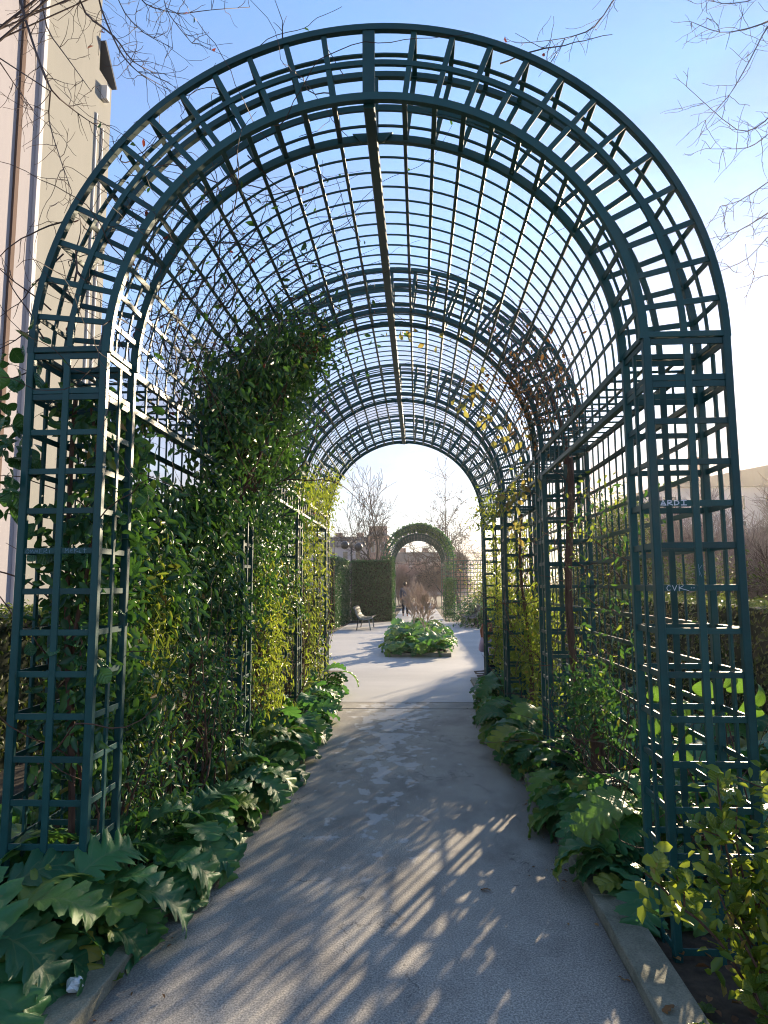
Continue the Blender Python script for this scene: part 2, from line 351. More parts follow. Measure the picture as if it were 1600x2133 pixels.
def soil_bed(name, x0, x1, y0, y1, z=0.03):
    nx, ny = 24, int((y1 - y0) * 10)
    xs, ys = np.linspace(x0, x1, nx), np.linspace(y0, y1, ny)
    X, Y = np.meshgrid(xs, ys); Z = z + rng.normal(0, 0.009, X.shape) - 0.02
    V = np.stack([X, Y, Z], -1).reshape(-1, 3)
    i = np.arange(nx * ny).reshape(ny, nx)
    Fq = np.stack([i[:-1, :-1], i[:-1, 1:], i[1:, 1:], i[1:, :-1]], -1).reshape(-1, 4)
    obj(name, mesh_np(name, V, Fq, M['soil'], smooth=True), kind='structure')
KW = 0.165
soil_bed('planting_bed', PL - 3.2, PL - KW + 0.01, 0.3, 12.5)
soil_bed('planting_bed', PR + KW - 0.01, PR + 3.2, 0.3, 12.5)
def kerb(name, x0, x1, ys):
    r_ = bpy.data.objects.new(name, None); COL.objects.link(r_); r_['kind'] = 'structure'; r_.location = (x0, ys[0], 0)
    w = x1 - x0
    for i in range(len(ys) - 1):
        L = ys[i + 1] - ys[i] - 0.006; hz = 0.062; b = 0.008
        m = MB(); n = 9
        prof = [(0, -0.05), (0, hz - b), (b * .3, hz - b * .3), (b, hz), (w - b, hz), (w - b * .3, hz - b * .3), (w, hz - b), (w, -0.05)]
        V = []
        for k in range(n):
            for j, (px, pz) in enumerate(prof):
                jx = rng.normal(0, 0.0022) if 0 < j < 7 else 0; jz = rng.normal(0, 0.0018) if 0 < j < 7 else 0
                V.append((px + jx, k * L / (n - 1), pz + jz))
        Fc = [(k*8 + j, k*8 + j + 1, (k+1)*8 + j + 1, (k+1)*8 + j) for k in range(n - 1) for j in range(7)]
        Fc += [tuple(range(8))[::-1], tuple(range((n-1)*8, n*8))]
        m.add(V, Fc)
        obj('kerb_stone', m.mesh('kerb_stone', M['kerb']), r_, loc=(0, ys[i] - ys[0] + 0.003, rng.normal(0, 0.0015)), rot=(0, 0, rng.normal(0, 0.0015)))
kerb('kerb', PR, PR + KW, [0.2, 1.3, 2.42, 3.5, 4.6, 5.7, 6.8, 7.9, 9.0, 10.1, 11.2])
kerb('kerb', PL - KW, PL, [0.2, 1.15, 2.25, 3.35, 4.45, 5.55, 6.65, 7.75, 8.85, 9.95, 11.1])

# ------------------------------------------------------------------ the trellis pergola
_bars = {}
def bar_mesh(L, w, t, mat=None):
    """chamfered bar along local Z, centred; w along X, t along Y"""
    key = (round(L, 4), round(w, 4), round(t, 4))
    if key in _bars: return _bars[key]
    c = min(w, t) * 0.12; a, b = w / 2, t / 2
    prof = [(-a + c, -b), (a - c, -b), (a, -b + c), (a, b - c), (a - c, b), (-a + c, b), (-a, b - c), (-a, -b + c)]
    V = [(x, y, z) for z in (-L / 2, L / 2) for x, y in prof]
    Fc = [(i, (i + 1) % 8, 8 + (i + 1) % 8, 8 + i) for i in range(8)] + [tuple(range(8))[::-1], tuple(range(8, 16))]
    _bars[key] = mesh_np('bar', V, Fc, mat or M['paint']); return _bars[key]
def frame_mat(p0, p1, wdir):
    p0, p1 = Vector(p0), Vector(p1); z = (p1 - p0); L = z.length; z.normalize()
    x = Vector(wdir); x = (x - z * x.dot(z)).normalized(); y = z.cross(x)
    c = (p0 + p1) / 2
    return L, Matrix(((x.x, y.x, z.x, c.x), (x.y, y.y, z.y, c.y), (x.z, y.z, z.z, c.z), (0, 0, 0, 1)))
def bar(parent, name, p0, p1, w, t, wdir):
    L, mw = frame_mat(p0, p1, wdir)
    o = parent.matrix_basis.translation
    mw.translation -= o
    if name in ('lattice_slat', 'baluster', 'soffit_slat', 'spoke', 'rib', 'cross_bar'):
        mw = mw @ Euler((rng.normal(0, .0022), rng.normal(0, .0022), rng.normal(0, .01))).to_matrix().to_4x4(); mw.translation += Vector(rng.normal(0, .0007, 3))
    return obj(name, bar_mesh(L, w, t), parent, mw=mw)
_rings = {}
def ring_mesh(rad, wr, wy, a0=-90, a1=90, seg=72):
    """arc of rectangular section in the XZ plane (angle from vertical), rad is the middle radius"""
    key = (round(rad, 4), round(wr, 4), round(wy, 4), a0, a1, seg)
    if key in _rings: return _rings[key]
    V, Fc = [], []
    for i in range(seg + 1):
        a = R(a0 + (a1 - a0) * i / seg); s, c = math.sin(a), math.cos(a)
        for r_, y in ((rad - wr/2, -wy/2), (rad + wr/2, -wy/2), (rad + wr/2, wy/2), (rad - wr/2, wy/2)): V.append((s * r_, y, c * r_))
    for i in range(seg):
        for k in range(4): Fc.append((i*4 + k, i*4 + (k+1) % 4, (i+1)*4 + (k+1) % 4, (i+1)*4 + k))
    Fc += [(0, 1, 2, 3), (seg*4 + 3, seg*4 + 2, seg*4 + 1, seg*4)]
    _rings[key] = mesh_np('ring', V, Fc, M['paint']); return _rings[key]

R_IN, R_OUT = 1.268, 1.684
SPOKES = [8.0 + 6.85 * k for k in range(12)]
ANG = sorted([-a for a in SPOKES] + SPOKES)
LEV = [ZS, ZS - 0.205] + [ZS - 0.205 - 0.1912 * k for k in range(1, 14)]

perg = bpy.data.objects.new('trellis_pergola', None); COL.objects.link(perg); perg.location = (CX, Y0, 0)
perg['label'] = 'long dark green metal trellis tunnel with round arches over the path, nearest the camera'; perg['category'] = 'pergola'
def ring(rad, wr, wy, y, name='arch_ring'):
    return obj(name, ring_mesh(rad, wr, wy), perg, loc=(0, y - Y0, ZS))
def polar(a, r_, y): return (CX + math.sin(R(a)) * r_, y, ZS + math.cos(R(a)) * r_)

PW = 0.036
def tower(xa, xb, y):
    ya, yb = y, y + DEP; h = PW / 2
    for px in (xa + h, xb - h):
        for py in (ya + h, yb - h):
            bar(perg, 'corner_post', (px, py, -0.04), (px, py, ZS), PW, PW, (1, 0, 0))
    xm, ym = (xa + xb) / 2, (ya + yb) / 2
    for py in (ya + 0.012, yb - 0.012): bar(perg, 'middle_post', (xm, py, -0.04), (xm, py, ZS - 0.03), 0.031, 0.014, (1, 0, 0))
    for px in (xa + 0.012, xb - 0.012): bar(perg, 'middle_post', (px, ym, -0.04), (px, ym, ZS - 0.03), 0.014, 0.024, (1, 0, 0))
    for i, z in enumerate(LEV):
        zz = [z - 0.016, z + 0.015] if i < 2 else [z]
        if i == 0: zz = [z - 0.016]
        hgt = 0.029 if i < 2 else 0.028
        for zc in zz:
            for py in (ya + 0.014, yb - 0.014): bar(perg, 'rail', (xa + PW, py, zc), (xb - PW, py, zc), hgt, 0.009, (0, 0, 1))
            for px in (xa + 0.014, xb - 0.014): bar(perg, 'side_rail', (px, ya + PW, zc), (px, yb - PW, zc), hgt, 0.009, (0, 0, 1))
    # sole plate of the arch
    for py in (ya + 0.015, yb - 0.015): bar(perg, 'sole_plate', (xa - 0.002, py, ZS + 0.0165), (xb + 0.002, py, ZS + 0.0165), 0.03, 0.026, (0, 0, 1))
    for px in (xa + 0.015, xb - 0.015): bar(perg, 'sole_plate', (px, ya + 0.03, ZS + 0.0165), (px, yb - 0.03, ZS + 0.0165), 0.029, 0.024, (0, 0, 1))

def portal(y):
    for yy in (y + 0.015, y + DEP - 0.015):
        ring(R_OUT - 0.016, 0.032, 0.030, yy); ring((R_IN + R_OUT) / 2, 0.027, 0.017, yy); ring(R_IN + 0.02, 0.040, 0.030, yy)
        for a in ANG:
            bar(perg, 'spoke', polar(a, R_IN + 0.04, yy), polar(a, R_OUT - 0.032, yy), 0.028, 0.010, (math.cos(R(a)), 0, -math.sin(R(a))))
        bar(perg, 'crown_plate', polar(0, R_IN + 0.04, yy), polar(0, R_OUT - 0.032, yy), 0.062, 0.020, (1, 0, 0))
    ring(R_OUT - 0.028, 0.008, 0.024, y + DEP / 2)
    for f in (0.33, 0.67): ring(R_IN + 0.027, 0.009, 0.013, y + DEP * f)
    for a in ANG:
        td = (math.cos(R(a)), 0, -math.sin(R(a)))
        bar(perg, 'cross_bar', polar(a, R_OUT - 0.018, y + 0.03), polar(a, R_OUT - 0.018, y + DEP - 0.03), 0.026, 0.010, td)
        bar(perg, 'cross_bar', polar(a, R_IN + 0.016, y + 0.03), polar(a, R_IN + 0.016, y + DEP - 0.03), 0.026, 0.010, td)
    # gusset under the crown
    g = MB(); zz = R_IN + 0.03
    g.add([(-0.11, -0.006, zz + 0.006), (0.11, -0.006, zz + 0.006), (0.06, -0.006, zz - 0.045), (-0.06, -0.006, zz - 0.045),
           (-0.11, 0.006, zz + 0.006), (0.11, 0.006, zz + 0.006), (0.06, 0.006, zz - 0.045), (-0.06, 0.006, zz - 0.045)],
          [(0, 1, 2, 3), (7, 6, 5, 4), (0, 4, 5, 1), (1, 5, 6, 2), (2, 6, 7, 3), (3, 7, 4, 0)])
    obj('gusset', g.mesh('gusset', M['paint']), perg, loc=(0, y - Y0 + DEP - 0.04, ZS))

for p in range(NPORT):
    y = Y0 + p * PER
    tower(TL_O, TL_I, y); tower(TR_I, TR_O, y); portal(y)
for p in range(NPORT - 1):
    ya, yb = Y0 + p * PER + DEP, Y0 + (p + 1) * PER
    n = 16
    for k in range(1, n):
        ring(R_IN + 0.022, 0.008, 0.011, ya + (yb - ya) * k / n, 'hoop')
    for a in ANG + [-90.0, 90.0]:
        if abs(a) == 90: continue
        bar(perg, 'rib', polar(a, R_IN + 0.012, ya), polar(a, R_IN + 0.012, yb), 0.020, 0.010, (math.cos(R(a)), 0, -math.sin(R(a))))
    bar(perg, 'ridge_beam', polar(0, R_IN + 0.002, ya - DEP * (0.9 if p == 0 else 0)), polar(0, R_IN + 0.002, yb + (DEP * 0.9 if p == 2 else DEP)), 0.058, 0.046, (1, 0, 0))
    for xi, xo in ((TL_I, TL_O), (TR_I, TR_O)):
        sg = 1 if xo > xi else -1
        for x in (xi, xo):
            xc = x + sg * 0.015 if x == xi else x - sg * 0.015
            bar(perg, 'frieze_rail', (xc, ya, ZS - 0.008), (xc, yb, ZS - 0.008), 0.040, 0.024, (0, 0, 1))
            bar(perg, 'frieze_rail', (xc, ya, ZS - 0.207), (xc, yb, ZS - 0.207), 0.034, 0.024, (0, 0, 1))
        for k in range(1, 14):
            yy = ya + (yb - ya) * k / 14
            bar(perg, 'baluster', (xi + sg * 0.015, yy, ZS - 0.19), (xi + sg * 0.015, yy, ZS - 0.028), 0.016, 0.010, (0, 1, 0))
            bar(perg, 'soffit_slat', (xi + sg * 0.027, yy, ZS - 0.004), (xo - sg * 0.027, yy, ZS - 0.004), 0.018, 0.010, (0, 1, 0))
            bar(perg, 'lattice_slat', (xo - sg * 0.015, yy, -0.03), (xo - sg * 0.015, yy, ZS - 0.028), 0.016, 0.010, (0, 1, 0))
        for f in (0.33, 0.67):
            xx = xi + (xo - xi) * f
            bar(perg, 'soffit_slat', (xx, ya, ZS - 0.018), (xx, yb, ZS - 0.018), 0.018, 0.010, (1, 0, 0))
        for z in LEV[2:]:
            bar(perg, 'lattice_rail', (xo - sg * 0.027, ya, z), (xo - sg * 0.027, yb, z), 0.028, 0.008, (0, 0, 1))

# graffiti strokes on the front rails: letters as polylines in a unit box
GLY = {'A': [[(0, 0), (.45, 1), (1, 0), (0, .05)], [(.15, .35), (.7, .3)]], 'R': [[(0, 0), (.05, 1), (.7, .95), (.75, .6), (.1, .45), (1, 0)]],
       'D': [[(0, 0), (.05, 1), (.7, .85), (.9, .45), (.6, .1), (0, 0)]], 'I': [[(0, 1), (1, 1)], [(.5, 1), (.5, 0)], [(0, 0), (1, 0)]],
       'C': [[(.9, .9), (.4, 1), (.05, .5), (.3, 0), (.8, .1)]], 'V': [[(0, 1), (.4, 0), (.9, 1)]], 'K': [[(.1, 1), (.05, -.1)], [(1.0, .95), (.1, .5), (2.2, -.05)]],
       'k': [[(0, 1), (.1, -.1)], [(.9, .9), (.05, .45), (.7, -.2)]], '.': [[(0, .5), (.15, .5)]],
       'e': [[(.1, .45), (.8, .55), (.6, .9), (.15, .7), (.15, .2), (.8, .1)]], 'M': [[(0, 0), (.1, 1), (.5, .4), (.9, 1), (1, 0)]],
       'i': [[(.3, .6), (.35, 0)]], 't': [[(.4, 1), (.4, 0)], [(0, .65), (.9, .65)]], 'm': [[(0, 0), (.1, .8), (.4, .2), (.6, .8), (.9, 0)]],
       'O': [[(.5, 1), (.05, .6), (.1, .1), (.6, 0), (.95, .5), (.5, 1)]], 'E': [[(.9, 1), (.1, .9), (.1, 0), (.9, 0)], [(.1, .5), (.7, .5)]], 'u': [[(0, .9), (.1, .1), (.6, 0), (.8, .9)]]}
def graffiti(text, x, y, z, h, w, gap, sw, mat, label):
    m = MB()
    for ch in text:
        if ch != ' ':
            for st in GLY[ch]:
                pts = [Vector((x - CX + px * w, y - Y0, z + pz * h)) for px, pz in st]
                for a, b in zip(pts[:-1], pts[1:]):
                    d = (b - a); 
                    if d.length < 1e-6: continue
                    d.normalize(); nn = Vector((-d.z, 0, d.x)) * sw / 2; e = d * sw * 0.4
                    q = [a - e - nn, b + e - nn, b + e + nn, a - e + nn]
                    jit = Vector((0, -0.0004 * rng.random(), 0))
                    m.add([v + jit for v in q] + [v + jit + Vector((0, 0.0012, 0)) for v in q], [(0, 1, 2, 3), (7, 6, 5, 4), (0, 4, 5, 1), (1, 5, 6, 2), (2, 6, 7, 3), (3, 7, 4, 0)])
        x += w + gap if ch != '.' else gap * 1.6
    obj('graffiti', m.mesh('graffiti', mat), perg, label=label)
yg = Y0 + 0.0083
graffiti('ARDI', TR_I + 0.045, yg, LEV[4] - 0.008, 0.021, 0.022, 0.0085, 0.0042, M['white'], 'white marker letters ARDI')
graffiti('CVK ..', TR_I + 0.050, yg, LEV[6] - 0.011, 0.022, 0.020, 0.007, 0.0022, M['white'], 'thin white marker letters CVK')
graffiti('k', (TR_I + TR_O) / 2 - 0.007, Y0 + 0.0038, LEV[6] + 0.06, 0.045, 0.016, 0, 0.0018, M['scratch'], 'pale scratched letter K')
graffiti('OmmERi', TL_O + 0.045, yg, LEV[5] - 0.011, 0.021, 0.019, 0.003, 0.002, M['scratch'], 'faint scratched scrawl')
graffiti('MeKit', (TL_O + TL_I) / 2 + 0.035, yg, LEV[5] - 0.010, 0.021, 0.016, 0.006, 0.002, M['scratch'], 'faint scratched word Mekit')

# ------------------------------------------------------------------ vegetation builders
def leaf_cloud(P, N, size, mat, name, aspect=0.42, fold=0.25, droop=0.5):
    """many simple folded leaves: P positions, N facing normals (rough), one mesh"""
    n = len(P); P = np.asarray(P, float); N = np.asarray(N, float) + rng.normal(0, 0.55, (n, 3))
    N /= np.linalg.norm(N, axis=1, keepdims=True) + 1e-9
    D = rng.normal(0, 1, (n, 3)); D[:, 2] -= droop * 2
    D -= N * (D * N).sum(1, keepdims=True); D /= np.linalg.norm(D, axis=1, keepdims=True) + 1e-9
    Sd = np.cross(N, D)
    L = (size * rng.uniform(0.6, 1.25, n))[:, None]; Wd = L * aspect * rng.uniform(0.8, 1.2, (n, 1)) * 0.5
    up = N * Wd * fold * 2
    v = np.stack([P, P + D*L*0.28 + Sd*Wd*0.85 + up*.8, P + D*L*0.66 + Sd*Wd*0.8 + up*.7, P + D*L - N*L*0.12, P + D*L*0.66 - Sd*Wd*0.8 + up*.7, P + D*L*0.28 - Sd*Wd*0.85 + up*.8], 1)
    b = (np.arange(n) * 6)[:, None]
    Fq = np.concatenate([b + np.array([[0, 1, 2, 3]]), b + np.array([[0, 3, 4, 5]])], 1).reshape(-1, 4)
    return mesh_np(name, v.reshape(-1, 3), Fq, mat)

def leaf_big(name, mat, L=0.4, Wd=0.14, lobes=6, depth=0.42, rows=26, pet=0.2, a0=62, a1=-45, ripple=0.012, vfold=0.25, serr=0.0, petr=0.006):
    """one detailed leaf growing along +Y from the origin, arching over; petiole included"""
    V, UV, Fc = [], [], []
    # spine
    pts = []; y = z = 0.0
    npet = 4
    for i in range(npet + rows):
        pts.append((y, z))
        if i < npet: ang = a0; st = pet / npet
        else:
            f = (i - npet) / (rows - 1); ang = a0 + (a1 - a0) * f ** 0.85; st = L / (rows - 1)
        y += math.cos(R(ang)) * st; z += math.sin(R(ang)) * st
    us = (-1, -0.7, -0.35, 0, 0.35, 0.7, 1); nu = len(us)
    for i in range(rows):
        f = i / (rows - 1); py, pz = pts[npet + i]
        ang = a0 + (a1 - a0) * f ** 0.85
        env = max(0.0, math.sin(math.pi * min(1, f * 0.93 + 0.05))) ** 0.75 * (0.75 + 0.35 * math.sin(math.pi * f)) if not lobes else 1.75 * (f * .9 + .13) ** .9 * max(0.0, 1 - f) ** .42
        ph = (f * lobes) % 1.0
        lo = 1 - depth * (1 - math.sin(math.pi * ph) ** 0.65) if lobes else 1
        if serr: lo *= 1 - serr * (i % 2)
        fc = math.sin(math.pi * ph) if lobes else 0
        hw = Wd * env * lo + 0.0015
        ny, nz = -math.sin(R(ang)), math.cos(R(ang))
        for u in us:
            fwdsh = abs(u) * hw * 0.42 * (1 if lobes else .6)
            hgt = abs(u) * hw * vfold + ripple * math.sin(2 * math.pi * lobes * f + (1 if u > 0 else 0)) * abs(u) - (abs(u) ** 2) * hw * vfold * 0.95 + (abs(u) * hw * .16 * fc if lobes else 0)
            V.append((u * hw, py + math.cos(R(ang)) * fwdsh + ny * hgt, pz + math.sin(R(ang)) * fwdsh + nz * hgt)); UV.append((0.5 + u / 2, f))
    for i in range(rows - 1):
        for k in range(nu - 1): Fc.append((i*nu + k, i*nu + k + 1, (i+1)*nu + k + 1, (i+1)*nu + k))
    if pet > 0.01:
        b = len(V)
        for i in range(npet + 2):
            py, pz = pts[i]
            for k in range(4):
                t = math.pi / 2 * k; V.append((petr * math.cos(t), py + petr * math.sin(t) * .7, pz - 0.002)); UV.append((0.5, 0))
        for i in range(npet + 1):
            for k in range(4): Fc.append((b + i*4 + k, b + i*4 + (k+1) % 4, b + (i+1)*4 + (k+1) % 4, b + (i+1)*4 + k))
    return mesh_np(name, V, Fc, mat, uv=UV, smooth=True)

AC = [leaf_big('acanthus_leaf', M['acanthus'], 0.36, 0.125, 6, 0.52, 43, 0.18, 64, -45, 0.007, .25, .10),
      leaf_big('acanthus_leaf', M['acanthus'], 0.42, 0.135, 7, 0.55, 50, 0.24, 74, -66, 0.008, .25, .10),
      leaf_big('acanthus_leaf', M['acanthus'], 0.30, 0.120, 5, 0.48, 36, 0.14, 48, -50, 0.008, .25, .10),
      leaf_big('acanthus_leaf', M['acanthus'], 0.38, 0.145, 6, 0.50, 43, 0.20, 58, -78, 0.009, .25, .10),
      leaf_big('acanthus_leaf', M['acanthus'], 0.26, 0.105, 5, 0.48, 36, 0.08, 36, -40, 0.007, .25, .10),
      leaf_big('acanthus_leaf', M['acanthus'], 0.33, 0.155, 5, 0.36, 36, 0.16, 55, -95, 0.012, .35, .06),
      leaf_big('acanthus_leaf', M['acanthus'], 0.28, 0.140, 4, 0.34, 30, 0.14, 42, -65, 0.014, .15, .06),
      leaf_big('acanthus_leaf', M['acanthus'], 0.20, 0.095, 4, 0.38, 30, 0.10, 60, -20, 0.010, .4, .08)]
def acanthus(x, y, n, sc, label, group, z=0.0, lean=None, spread=0.10):
    o = obj('acanthus_plant', None, loc=(x, y, z), label=label, cat='plant', group=group)
    for k in range(n):
        az = 2.399963 * k + rng.normal(0, 0.35)
        if lean is not None and rng.random() < 0.4: az = lean + rng.normal(0, 0.6)
        r0 = rng.uniform(0, spread)
        inner = k / n
        sc_k = sc * rng.uniform(0.72, 1.12)
        tilt = rng.normal(0, 0.14) + (0.22 if inner > 0.6 else -0.08)
        me = AC[rng.integers(0, 8)]
        obj('leaf', me, o, loc=(math.sin(-az) * r0, math.cos(az) * r0, 0.0), rot=(tilt, rng.normal(0, 0.22), az), scale=(sc_k * rng.uniform(.8, 1.25), sc_k, sc_k * rng.uniform(.85, 1.1)))
    return o
ORD = ['first', 'second', 'third', 'fourth', 'fifth', 'sixth', 'seventh', 'eighth', 'ninth', 'tenth', 'eleventh', 'twelfth', 'thirteenth', 'fourteenth', 'fifteenth', 'sixteenth']

# left bed along the kerb
yy = 1.95; i = 0
LEFT = [(-1.72, 2.12, 28, .80), (-1.80, 2.36, 30, .92), (-1.98, 2.55, 34, 1.35), (-1.70, 2.66, 34, 1.0), (-1.95, 2.86, 34, 1.4), (-1.62, 3.0, 34, 1.0), (-1.46, 3.45, 34, .92), (-1.45, 3.85, 34, .95), (-1.43, 4.35, 34, .96),
        (-1.42, 4.90, 34, 1.0), (-1.40, 5.5, 34, 1.05), (-1.42, 6.15, 34, 1.1), (-1.40, 6.9, 26, 1.02), (-1.40, 7.7, 26, 1.05), (-1.45, 8.6, 24, 1.05), (-1.5, 9.7, 24, 1.05)]
for i, (x, y, n, sc) in enumerate(LEFT):
    lab = ('clump of big dark green lobed leaves in the bottom left corner' if i == 0 else f'{ORD[i]} clump of lobed acanthus leaves from the camera beside the left kerb')
    acanthus(x, y, n, sc, lab, 'acanthus clumps along the left kerb', lean=-1.4)
RIGHT = [(1.06, 2.26, 11, .5), (1.18, 3.60, 34, .92), (1.34, 3.95, 34, 1.1), (1.16, 4.40, 34, .95), (1.22, 5.0, 32, 1.0), (1.14, 5.75, 32, 1.0), (1.10, 6.35, 34, 1.08), (1.08, 7.05, 34, 1.12), (1.06, 7.8, 28, 1.08), (1.15, 8.8, 24, 1.05), (1.25, 9.8, 22, 1.0)]
for i, (x, y, n, sc) in enumerate(RIGHT):
    lab = ('low acanthus leaves in the bottom right corner by the kerb' if i == 0 else f'{ORD[i]} clump of lobed acanthus leaves from the camera beside the right kerb')
    acanthus(x, y, n, sc, lab, 'acanthus clumps along the right kerb', lean=1.4)
OUTR = [(1.9, 3.6), (2.35, 4.0), (1.85, 4.6), (2.5, 4.9), (1.9, 5.6), (2.6, 6.0), (1.85, 6.5), (2.9, 3.5), (2.6, 7.3), (1.8, 7.4), (1.8, 8.2), (2.4, 8.4), (1.85, 9.1), (2.0, 10.0), (1.8, 10.9)]
for i, (x, y) in enumerate(OUTR):
    acanthus(x, y, 22, 1.2, 'acanthus clump growing behind the right trellis panel in front of the hedge', 'acanthus clumps behind the right trellis')
OUTL = [(-2.25, 3.4), (-2.5, 4.1), (-2.3, 4.9), (-2.9, 3.7), (-2.6, 5.8)]
for i, (x, y) in enumerate(OUTL):
    acanthus(x, y, 15, 1.05, f'{ORD[i]} nearest acanthus clump seen through the left front tower before the hedge', 'acanthus clumps behind the left trellis')

# ---- tubes / random stems
def wander(p0, d0, length, step, curl, grav=0.0, surf=None):
    p = Vector(p0); d = Vector(d0).normalized(); pts = [p.copy()]
    for k in range(max(2, int(length / step))):
        d = (d + Vector(rng.normal(0, curl, 3)) + Vector((0, 0, grav))).normalized()
        p = p + d * step
        if surf: p = surf(p)
        pts.append(p.copy())
    return pts
def stems_mesh(lines, name, mat, n=4):
    m = MB()
    for pts, r0, r1 in lines:
        k = len(pts); m.tube(pts, [r0 + (r1 - r0) * i / (k - 1) for i in range(k)], n, cap=False)
    return m.mesh(name, mat)
def vine(name, label, group=None, loc=(0, 0, 0)):
    return obj(name, None, loc=loc, label=label, cat='vine', group=group)
def rel(P, loc): return np.asarray(P, float) - np.asarray(loc, float)
def rell(lines, loc):
    l = Vector(loc); return [([Vector(p) - l for p in pts], a, b) for pts, a, b in lines]

def box_points(n, x0, x1, y0, y1, z0, z1, dens=None):
    P = rng.uniform((x0, y0, z0), (x1, y1, z1), (n * 2, 3))
    if dens is not None: P = P[rng.random(len(P)) < np.array([dens(*p) for p in P])]
    return P[:n]
def clumpy(scale, thr, soft=0.25, seed=0):
    r2 = np.random.default_rng(seed); ph = r2.uniform(0, 6.28, (6, 3)); k = r2.normal(0, scale, (6, 3))
    def f(x, y, z):
        s = sum(math.sin(k[i][0]*x + ph[i][0]) * math.sin(k[i][1]*y + ph[i][1]) * math.cos(k[i][2]*z + ph[i][2]) for i in range(6)) / 1.6
        return min(1, max(0, (s - thr) / soft + 0.5))
    return f

# ---- big dark evergreen vine, left wall between first and third towers, up to the haunch of the second arch
def wall_vine(label, y0, y1, ztop, xin, n, size, mat, seed, group=None, thr=-0.25, zbot=0.15, aspect=0.4, trunk=True):
    loc = (-1.75, (y0 + y1) / 2, 0.03)
    v = vine('climbing_vine', label, group, loc)
    cl = clumpy(3.2, thr, 0.5, seed)
    P = box_points(n, -1.98, xin, y0, y1, zbot, ztop, cl)
    # thin out towards the inner surface for an uneven outline
    keep = rng.random(len(P)) < np.clip((xin + 0.12 * np.sin(P[:, 1] * 5 + P[:, 2] * 4) - P[:, 0]) / 0.16, 0.06, 1)
    P = P[keep]
    N = np.tile((0.9, -0.3, 0.45), (len(P), 1))
    o = obj('foliage', leaf_cloud(rel(P, loc), N, size, mat, 'foliage', aspect), v, kind='stuff')
    L = []
    for k in range(26):
        p0 = (rng.uniform(-1.9, xin - 0.15), rng.uniform(y0, y1), 0.0)
        L.append((wander(p0, (rng.normal(0, .1), rng.normal(0, .3), 1), rng.uniform(1.0, ztop), 0.12, 0.12, 0, lambda p: Vector((min(max(p.x, -2.0), xin - .02), min(max(p.y, y0), y1), min(p.z, ztop)))), rng.uniform(.004, .012), .002))
    obj('stems', stems_mesh(rell(L, loc), 'stems', M['vinebark']), v, kind='stuff')
    if trunk:
        T = [([Vector((-1.80 + .05 * math.sin(z * 2.1 + dy * 9), (y0 + y1) / 2 + dy + .08 * math.sin(z * 2.7 + dy), z)) for z in np.arange(0, ztop * .9, .12)], .032, .014) for dy in (-.1, .12)]
        obj('trunk', stems_mesh(rell(T, loc), 'trunk', M['vinebark'], 7), v)
    return v
v1 = wall_vine('dense dark green evergreen climber filling the left wall behind the front tower', 3.95, 6.3, 2.62, -1.42, 8500, 0.088, M['vineleaf'], 3, thr=-0.12)
# its crown on the haunch of the second arch
loc = tuple(v1.location)
def haunch(n, amid, aw, rmid, rw, ymid, yw):
    a = rng.normal(amid, aw, n); r_ = rng.normal(rmid, rw, n); y = rng.normal(ymid, yw, n)
    return np.stack([CX + np.sin(np.radians(a)) * r_, y, ZS + np.cos(np.radians(a)) * r_], 1)
P = np.concatenate([haunch(3800, -62, 12, 1.19, 0.12, 5.40, 0.36), haunch(1700, -44, 8, 1.25, 0.10, 5.65, 0.22), haunch(2600, -84, 10, 1.22, 0.13, 5.5, 0.6), haunch(1300, -74, 14, 1.22, 0.10, 6.6, 0.6), haunch(350, -50, 16, 1.24, 0.06, 5.2, 0.7)])
obj('foliage', leaf_cloud(rel(P, loc), np.tile((0.7, -0.5, -0.2), (len(P), 1)), 0.066, M['vineleaf'], 'foliage'), v1, kind='stuff')
Pd = np.concatenate([haunch(260, -72, 5, 1.22, 0.07, 5.1, 0.12), haunch(150, -42, 5, 1.2, 0.05, 5.45, 0.12)])
obj('dead_foliage', leaf_cloud(rel(Pd, loc), np.tile((0.3, -1, 0), (len(Pd), 1)), 0.05, M['deadleaf'], 'dead_foliage'), v1, kind='stuff')
P = np.concatenate([box_points(3400, -1.75, -1.36, 4.75, 7.2, 2.1, 3.0, clumpy(4, -.2, .4, 83)), haunch(1500, -80, 9, 1.30, .14, 5.05, .3), haunch(500, -58, 20, 1.24, .07, 5.9, .5)])
obj('foliage', leaf_cloud(rel(P, loc), np.tile((0.7, -0.5, 0.1), (len(P), 1)), 0.075, M['vineleaf'], 'foliage'), v1, kind='stuff')
L = [(wander((-1.45, 5.2, 2.2), (0.2, 0.1, 1), 1.5, 0.12, 0.12), .018, .006), (wander((-1.38, 3.6, 3.1), (0.12, 0.6, -0.4), 1.9, 0.15, 0.03), .006, .004)]
for k in range(14): L.append((wander((-1.4, rng.uniform(4.8, 6), 2.4), (rng.normal(.2, .3), rng.normal(0, .4), 1), rng.uniform(.6, 1.6), .1, .2), .007, .002))
obj('stems', stems_mesh(rell(L, loc), 'stems', M['vinebark']), v1, kind='stuff')

